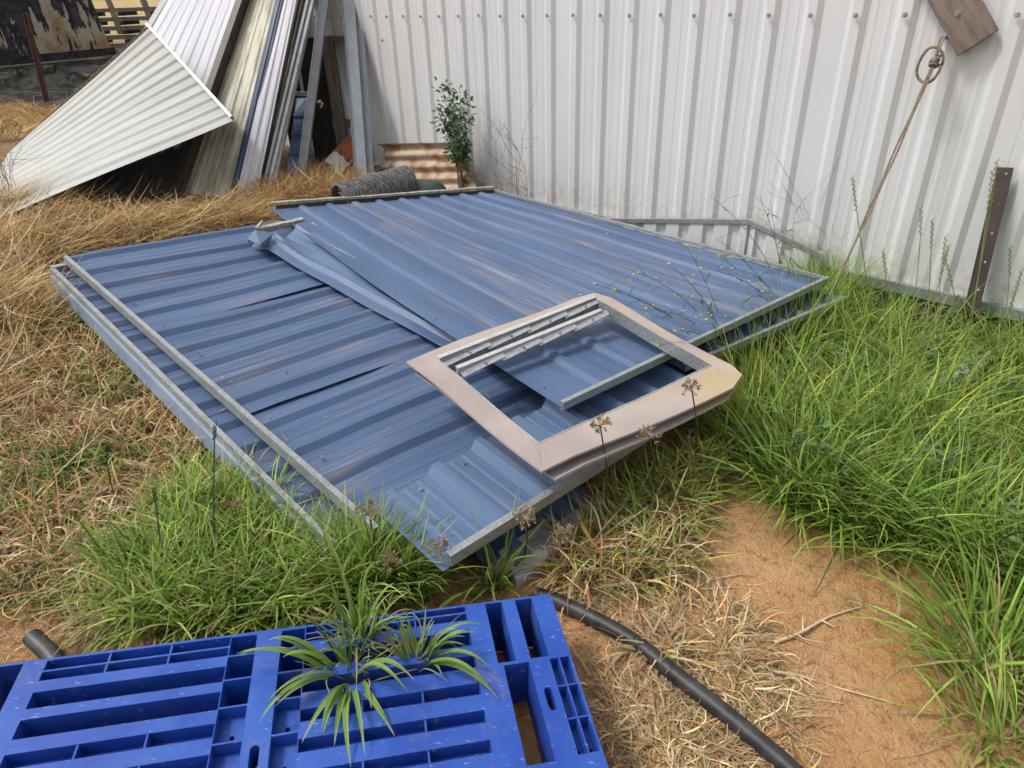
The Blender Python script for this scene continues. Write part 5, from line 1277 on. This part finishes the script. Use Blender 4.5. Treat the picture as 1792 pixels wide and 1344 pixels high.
sedge('sedge with long leaves drooping down left over the pallet', (618, 1196), [(415, 1147, .045, .05, .010), (452, 1266, .01, .055, .010), (478, 1240, .02, .05, .009), (528, 1300, .01, .05, .010), (565, 1285, .01, .04, .009), (585, 1305, .0, .045, .011), (614, 1343, .0, .05, .010), (495, 1150, .05, .05, .009), (725, 1190, .06, .06, .010), (650, 1240, .01, .03, .007), (690, 1285, .0, .04, .007), (560, 1140, .08, .04, .009), (470, 1120, .05, .05, .008), (600, 1250, .0, .03, .007)])
sedge('sedge spreading right over the pallet slats', (727, 1180), [(872, 1222, .01, .055, .009), (838, 1110, .05, .05, .007), (815, 1130, .05, .04, .007), (860, 1170, .03, .05, .008), (800, 1100, .08, .03, .007), (760, 1085, .09, .02, .007), (690, 1110, .08, .03, .007), (745, 1060, .12, .01, .006), (700, 1075, .10, .02, .006), (830, 1185, .03, .045, .008), (675, 1130, .06, .03, .007), (850, 1095, .03, .06, .006)])

# ------------------------------------------------------------------ seeding stalks, weeds
def stalk(label, base_px, top, cols, name='seeding_grass', n=1, spike=.14, group='seeding grass stalks'):
    b0 = G(*base_px); t0 = np.array(top); m = MB()
    mid = (b0 + t0) / 2 + np.array([rnd.uniform(-.03, .03), rnd.uniform(-.03, .03), .03]); pts = [b0 * (1 - u) ** 2 + mid * 2 * u * (1 - u) + t0 * u * u for u in np.linspace(0, 1, 12)]
    m.tube(pts, [.0024 - .001 * i / 11 for i in range(12)], 4)
    L = float(np.linalg.norm(t0 - b0)); d = nrm(t0 - mid); k = max(6, int(spike / .011))
    for i in range(k):
        u = 1 - (i / k) * spike / L; a_ = u * 11; ia = int(min(10, a_)); p = pts[ia] + (pts[ia + 1] - pts[ia]) * (a_ - ia)
        s = nrm(np.cross(d, (0.3, 1, .2))) * (1 if i % 2 else -1)
        m.tube([p, p + s * .005 + d * .006, p + s * .004 + d * .016], [.0007, .0021, .0005], 4, cap=False)
    o = m.obj(name, LEAF, None, loc=b0); colour_attr(o, [(*cols, 1)] * len(m.v)); tag(o, label, 'grass stalk', group)
SC = (.20, .26, .08)
sl_ = 'tall green grass stalk with a seed spike in front of the white wall at right'
for bx_, by_, tx, ty, off in ((1700, 620, 1737, 300, .16), (1690, 600, 1745, 283, .12), (1560, 560, 1492, 312, .25), (1600, 560, 1612, 365, .12), (1640, 560, 1632, 387, .14), (1655, 570, 1655, 415, .12), (1700, 590, 1653, 450, .22), (1760, 600, 1768, 435, .10), (1745, 590, 1788, 475, .08), (1620, 555, 1660, 432, .1), (1560, 520, 1545, 440, .15)):
    stalk(sl_, (bx_ - 20, by_ + 75), W(tx, ty, off), SC, spike=rnd.uniform(.12, .2))
# loose panicles
m = MB(); c0 = G(1432, 480)
for k in range(11):
    b0 = c0 + np.array([rnd.uniform(-.08, .08), rnd.uniform(-.05, .05), 0]); tp = W(rnd.uniform(1395, 1450), rnd.uniform(285, 400), rnd.uniform(.1, .2)); twig(m, b0, tp - b0, float(np.linalg.norm(tp - b0)) * .85, .0011, 1, .15)
o = m.obj('wispy_grass', LEAF, None, loc=c0); colour_attr(o, [(.25, .30, .12, 1)] * len(m.v)); tag(o, 'wispy flowering grass tuft against the wall left of the rope', 'grass tuft')
# yellow flowering weeds leaning over the panel
for lab, base, tips in (('yellow flowering weed sprawling over the top blue panel, left one', (1290, 640), [(1040, 497, .42), (1115, 478, .45), (1170, 462, .5), (1200, 430, .55), (1075, 510, .38), (1130, 540, .36), (1210, 520, .42), (1180, 580, .34), (1150, 605, .3), (1235, 560, .36)]),
                        ('yellow flowering weed beside the rope over the blue panel, right one', (1385, 560), [(1245, 345, .6), (1335, 360, .5), (1350, 355, .5), (1255, 420, .5), (1280, 470, .45), (1360, 430, .4), (1225, 470, .5), (1310, 520, .36), (1390, 375, .4)])):
    b0 = G(*base); wr = empty('flowering_weed', lab, 'weed', b0, 'yellow flowering weeds'); m = MB(); mf = MB(); ml = MB(); cols = []
    for tx, ty, hz in tips:
        tp = P(tx, ty, hz); mid = b0 * .45 + tp * .55 + np.array([rnd.uniform(-.05, .05), rnd.uniform(-.05, .05), .10])
        pts = [b0 * (1 - u) ** 2 + mid * 2 * u * (1 - u) + tp * u * u for u in np.linspace(0, 1, 14)]
        m.tube(pts, [.0022 - .0014 * i / 13 for i in range(14)], 4)
        for i in range(5, 14):
            p = pts[i]
            if rnd.random() < .75:
                d = nrm(np.array([rnd.gauss(0, 1), rnd.gauss(0, 1), rnd.gauss(.3, .4)])); ln = rnd.uniform(.03, .10); q = p + d * ln; m.tube([p, p + d * ln * .5 + np.array([0, 0, .008]), q], .0008, 3)
                if rnd.random() < .6:
                    for k in range(4):
                        a = k * math.pi / 2 + rnd.random(); leafblade(mf, q, np.array([math.cos(a), math.sin(a), .4]), (0, 0, 1), .0065, .006)
                elif rnd.random() < .7: leafblade(ml, p, d, (0, 0, 1), rnd.uniform(.025, .05), .008)
        for k in range(5):
            a = k * 1.256; leafblade(mf, tp, np.array([math.cos(a), math.sin(a), .5]), (0, 0, 1), .008, .007)
    o = m.obj('stems', LEAF, wr); colour_attr(o, [(.14, .24, .06, 1)] * len(m.v))
    o = mf.obj('flowers', LEAF, wr); colour_attr(o, [(.72, .62, .05, 1)] * len(mf.v)); o['kind'] = 'stuff'
    if ml.v: o = ml.obj('leaves', LEAF, wr); colour_attr(o, [(.10, .20, .05, 1)] * len(ml.v)); o['kind'] = 'stuff'
# brown sedge seed heads
def seedhead(label, base_px, top, r=.03):
    b0 = G(*base_px); top = np.array(top); e = empty('seed_head', label, 'seed head', b0, 'brown sedge seed heads'); m = MB()
    mid = (b0 + top) / 2 + np.array([.01, -.01, .02]); m.tube([b0, mid, top], [.003, .0026, .002], 5); o = m.obj('stem', LEAF, e); colour_attr(o, [(.16, .17, .06, 1)] * len(m.v))
    m = MB()
    for k in range(26):
        d = nrm(np.array([rnd.gauss(0, 1), rnd.gauss(0, 1), rnd.gauss(.4, .6)])); L = r * rnd.uniform(.5, 1.1); q = top + d * L; m.tube([top, q], .0006, 3, cap=False)
        for j in range(5):
            dd = nrm(d + np.array([rnd.gauss(0, .7), rnd.gauss(0, .7), rnd.gauss(0, .7)])); m.tube([q, q + dd * .005, q + dd * .010], [.0005, .0016, .0003], 3, cap=False)
    o = m.obj('spikelets', TWIG, e); o['kind'] = 'stuff'
for i, (bx_, by_, tx, ty, hz, lab) in enumerate(((655, 1000, 645, 893, .30, 'brown seed head over the end of the edge channel'), (420, 985, 405, 885, .20, 'brown seed head above the lush grass, upper one'), (400, 1010, 410, 1005, .16, 'brown seed head inside the lush grass, lower one'),
        (700, 1020, 678, 985, .18, 'brown seed head above the grass behind the pallet'), (770, 1010, 765, 960, .20, 'brown seed head beside the short blue sheet'), (915, 990, 918, 905, .20, 'brown seed head at the corner of the short blue sheet'), (1060, 900, 1050, 745, .36, 'brown seed head in front of the near side of the beige frame'),
        (1140, 860, 1135, 760, .34, 'brown seed head in front of the beige frame, middle one'), (1215, 820, 1210, 678, .38, 'brown seed head over the right half of the beige frame'), (1030, 900, 985, 935, .22, 'brown seed head among the half dry grass'))):
    seedhead(lab, (bx_, by_), P(tx, ty, hz), .026)
# tall dark stems in the lush clump
for bx_, by_, tx, ty, hz, lab in ((372, 1085, 376, 748, .42, 'dark upright grass stem at left of the edge channel, tallest'), (300, 1060, 270, 860, .30, 'dark upright grass stem in the lush clump, left one'), (205, 880, 190, 780, .3, 'reddish weed stem in the brown turf at left')):
    stalk(lab, (bx_, by_), P(tx, ty, hz), (.05, .09, .035), 'seeding_grass', spike=.05, group='dark grass stems')
# dark seeding weed at far left
m = MB(); c0 = G(20, 350)
for k in range(9):
    b0 = c0 + np.array([rnd.uniform(-.1, .1), rnd.uniform(-.1, .1), 0]); twig(m, b0, np.array([rnd.uniform(-.3, .4), rnd.uniform(-.2, .2), 1]), rnd.uniform(.3, .5), .003, 2)
o = m.obj('dead_weed', TWIG, None, loc=c0); tag(o, 'dark twiggy dead weed at far left in front of the cream sheet', 'weed')

# broad leaved weeds among the right hand grass
m = MB(); cl_ = []; x, y = scatter(RP, 420)
for a, c in zip(x, y):
    p0 = np.array([a, c, gz(a, c) + rnd.uniform(.03, .2)])
    for k in range(rnd.randint(2, 5)):
        n1 = len(m.v); an = rnd.uniform(0, 6.28); leafblade(m, p0 + np.array([0, 0, .01 * k]), np.array([math.cos(an), math.sin(an), rnd.uniform(-.2, .7)]), (0, 0, 1), rnd.uniform(.025, .06), rnd.uniform(.012, .026)); g = rnd.uniform(.7, 1.3); cl_ += [(.13 * g, .21 * g, .075 * g, 1)] * (len(m.v) - n1)
o = m.obj('low_weeds', LEAF); colour_attr(o, cl_); o['kind'] = 'stuff'; tag(o, 'small broad leaved weeds mixed into the right hand grass', 'weeds')
# bits of straw and leaf lying on the blue panels
b = BL(); us_, vs2_ = rng.uniform(.03, .97, 170), rng.uniform(.05, .97, 170)
pts = np.array([bil(EQ, u, v) + upE * .006 + sagE(u, v, None) for u, v in zip(us_, vs2_)]); n = len(pts)
b.add(blades(pts[:, 0], pts[:, 1], U(.012, .06, n), U(.0012, .0034, n), U(1.45, 1.56, n), U(0, .1, n), pick(n, [TAN, RUSTY, GOLD], [3, 3, 2]), None, None, 3, .8, z0=pts[:, 2] - gbase(pts[:, 0], pts[:, 1])))
pts = np.array([BTL + chd * chlen * u + ribd * v * 1.3 + upB * .012 for u, v in zip(rng.uniform(.03, .97, 110), rng.uniform(.03, 1, 110))]); n = len(pts)
b.add(blades(pts[:, 0], pts[:, 1], U(.010, .05, n), U(.0012, .003, n), U(1.45, 1.56, n), U(0, .1, n), pick(n, [TAN, RUSTY, GOLD], [3, 3, 2]), None, None, 3, .8, z0=pts[:, 2] - gbase(pts[:, 0], pts[:, 1])))
o = b.make('litter', STRAW); o['kind'] = 'stuff'; tag(o, 'bits of straw lying on the blue panels', 'litter')

# small clods and grit on the soil
x, y = scatter([(960, 1070), (1210, 880), (1300, 860), (1650, 1000), (1740, 1344), (1400, 1400), (1050, 1400)], 2600)
x2, y2 = scatter([(-80, 1040), (170, 1050), (200, 1140), (-80, 1200)], 350); x, y = np.r_[x, x2], np.r_[y, y2]; n = len(x)
r = .0012 + .0042 * rng.uniform(0, 1, n) ** 5 + .0006
dirs = np.array([(1, 0, 0), (-1, 0, 0), (0, 1, 0), (0, -1, 0), (0, 0, .8), (0, 0, -.8)])
V = np.stack([x, y, np.array([gz(a, c) + fz(a, c) for a, c in zip(x, y)])], 1)[:, None, :] + dirs[None] * r[:, None, None] * rng.uniform(.6, 1.3, (n, 6, 1))
T = np.array([(0, 2, 4, 4), (2, 1, 4, 4), (1, 3, 4, 4), (3, 0, 4, 4)])
me = bpy.data.meshes.new('soil_clods'); fl = (np.array([(0, 2, 4), (2, 1, 4), (1, 3, 4), (3, 0, 4), (2, 0, 5), (1, 2, 5), (3, 1, 5), (0, 3, 5)])[None] + (np.arange(n) * 6)[:, None, None]).reshape(-1, 3)
me.from_pydata(V.reshape(-1, 3).tolist(), [], fl.tolist()); me.materials.append(SOIL); o = bpy.data.objects.new('soil_clods', me); COL.objects.link(o); o['kind'] = 'stuff'; tag(o, 'small clods and grit scattered over the bare red soil', 'grit')
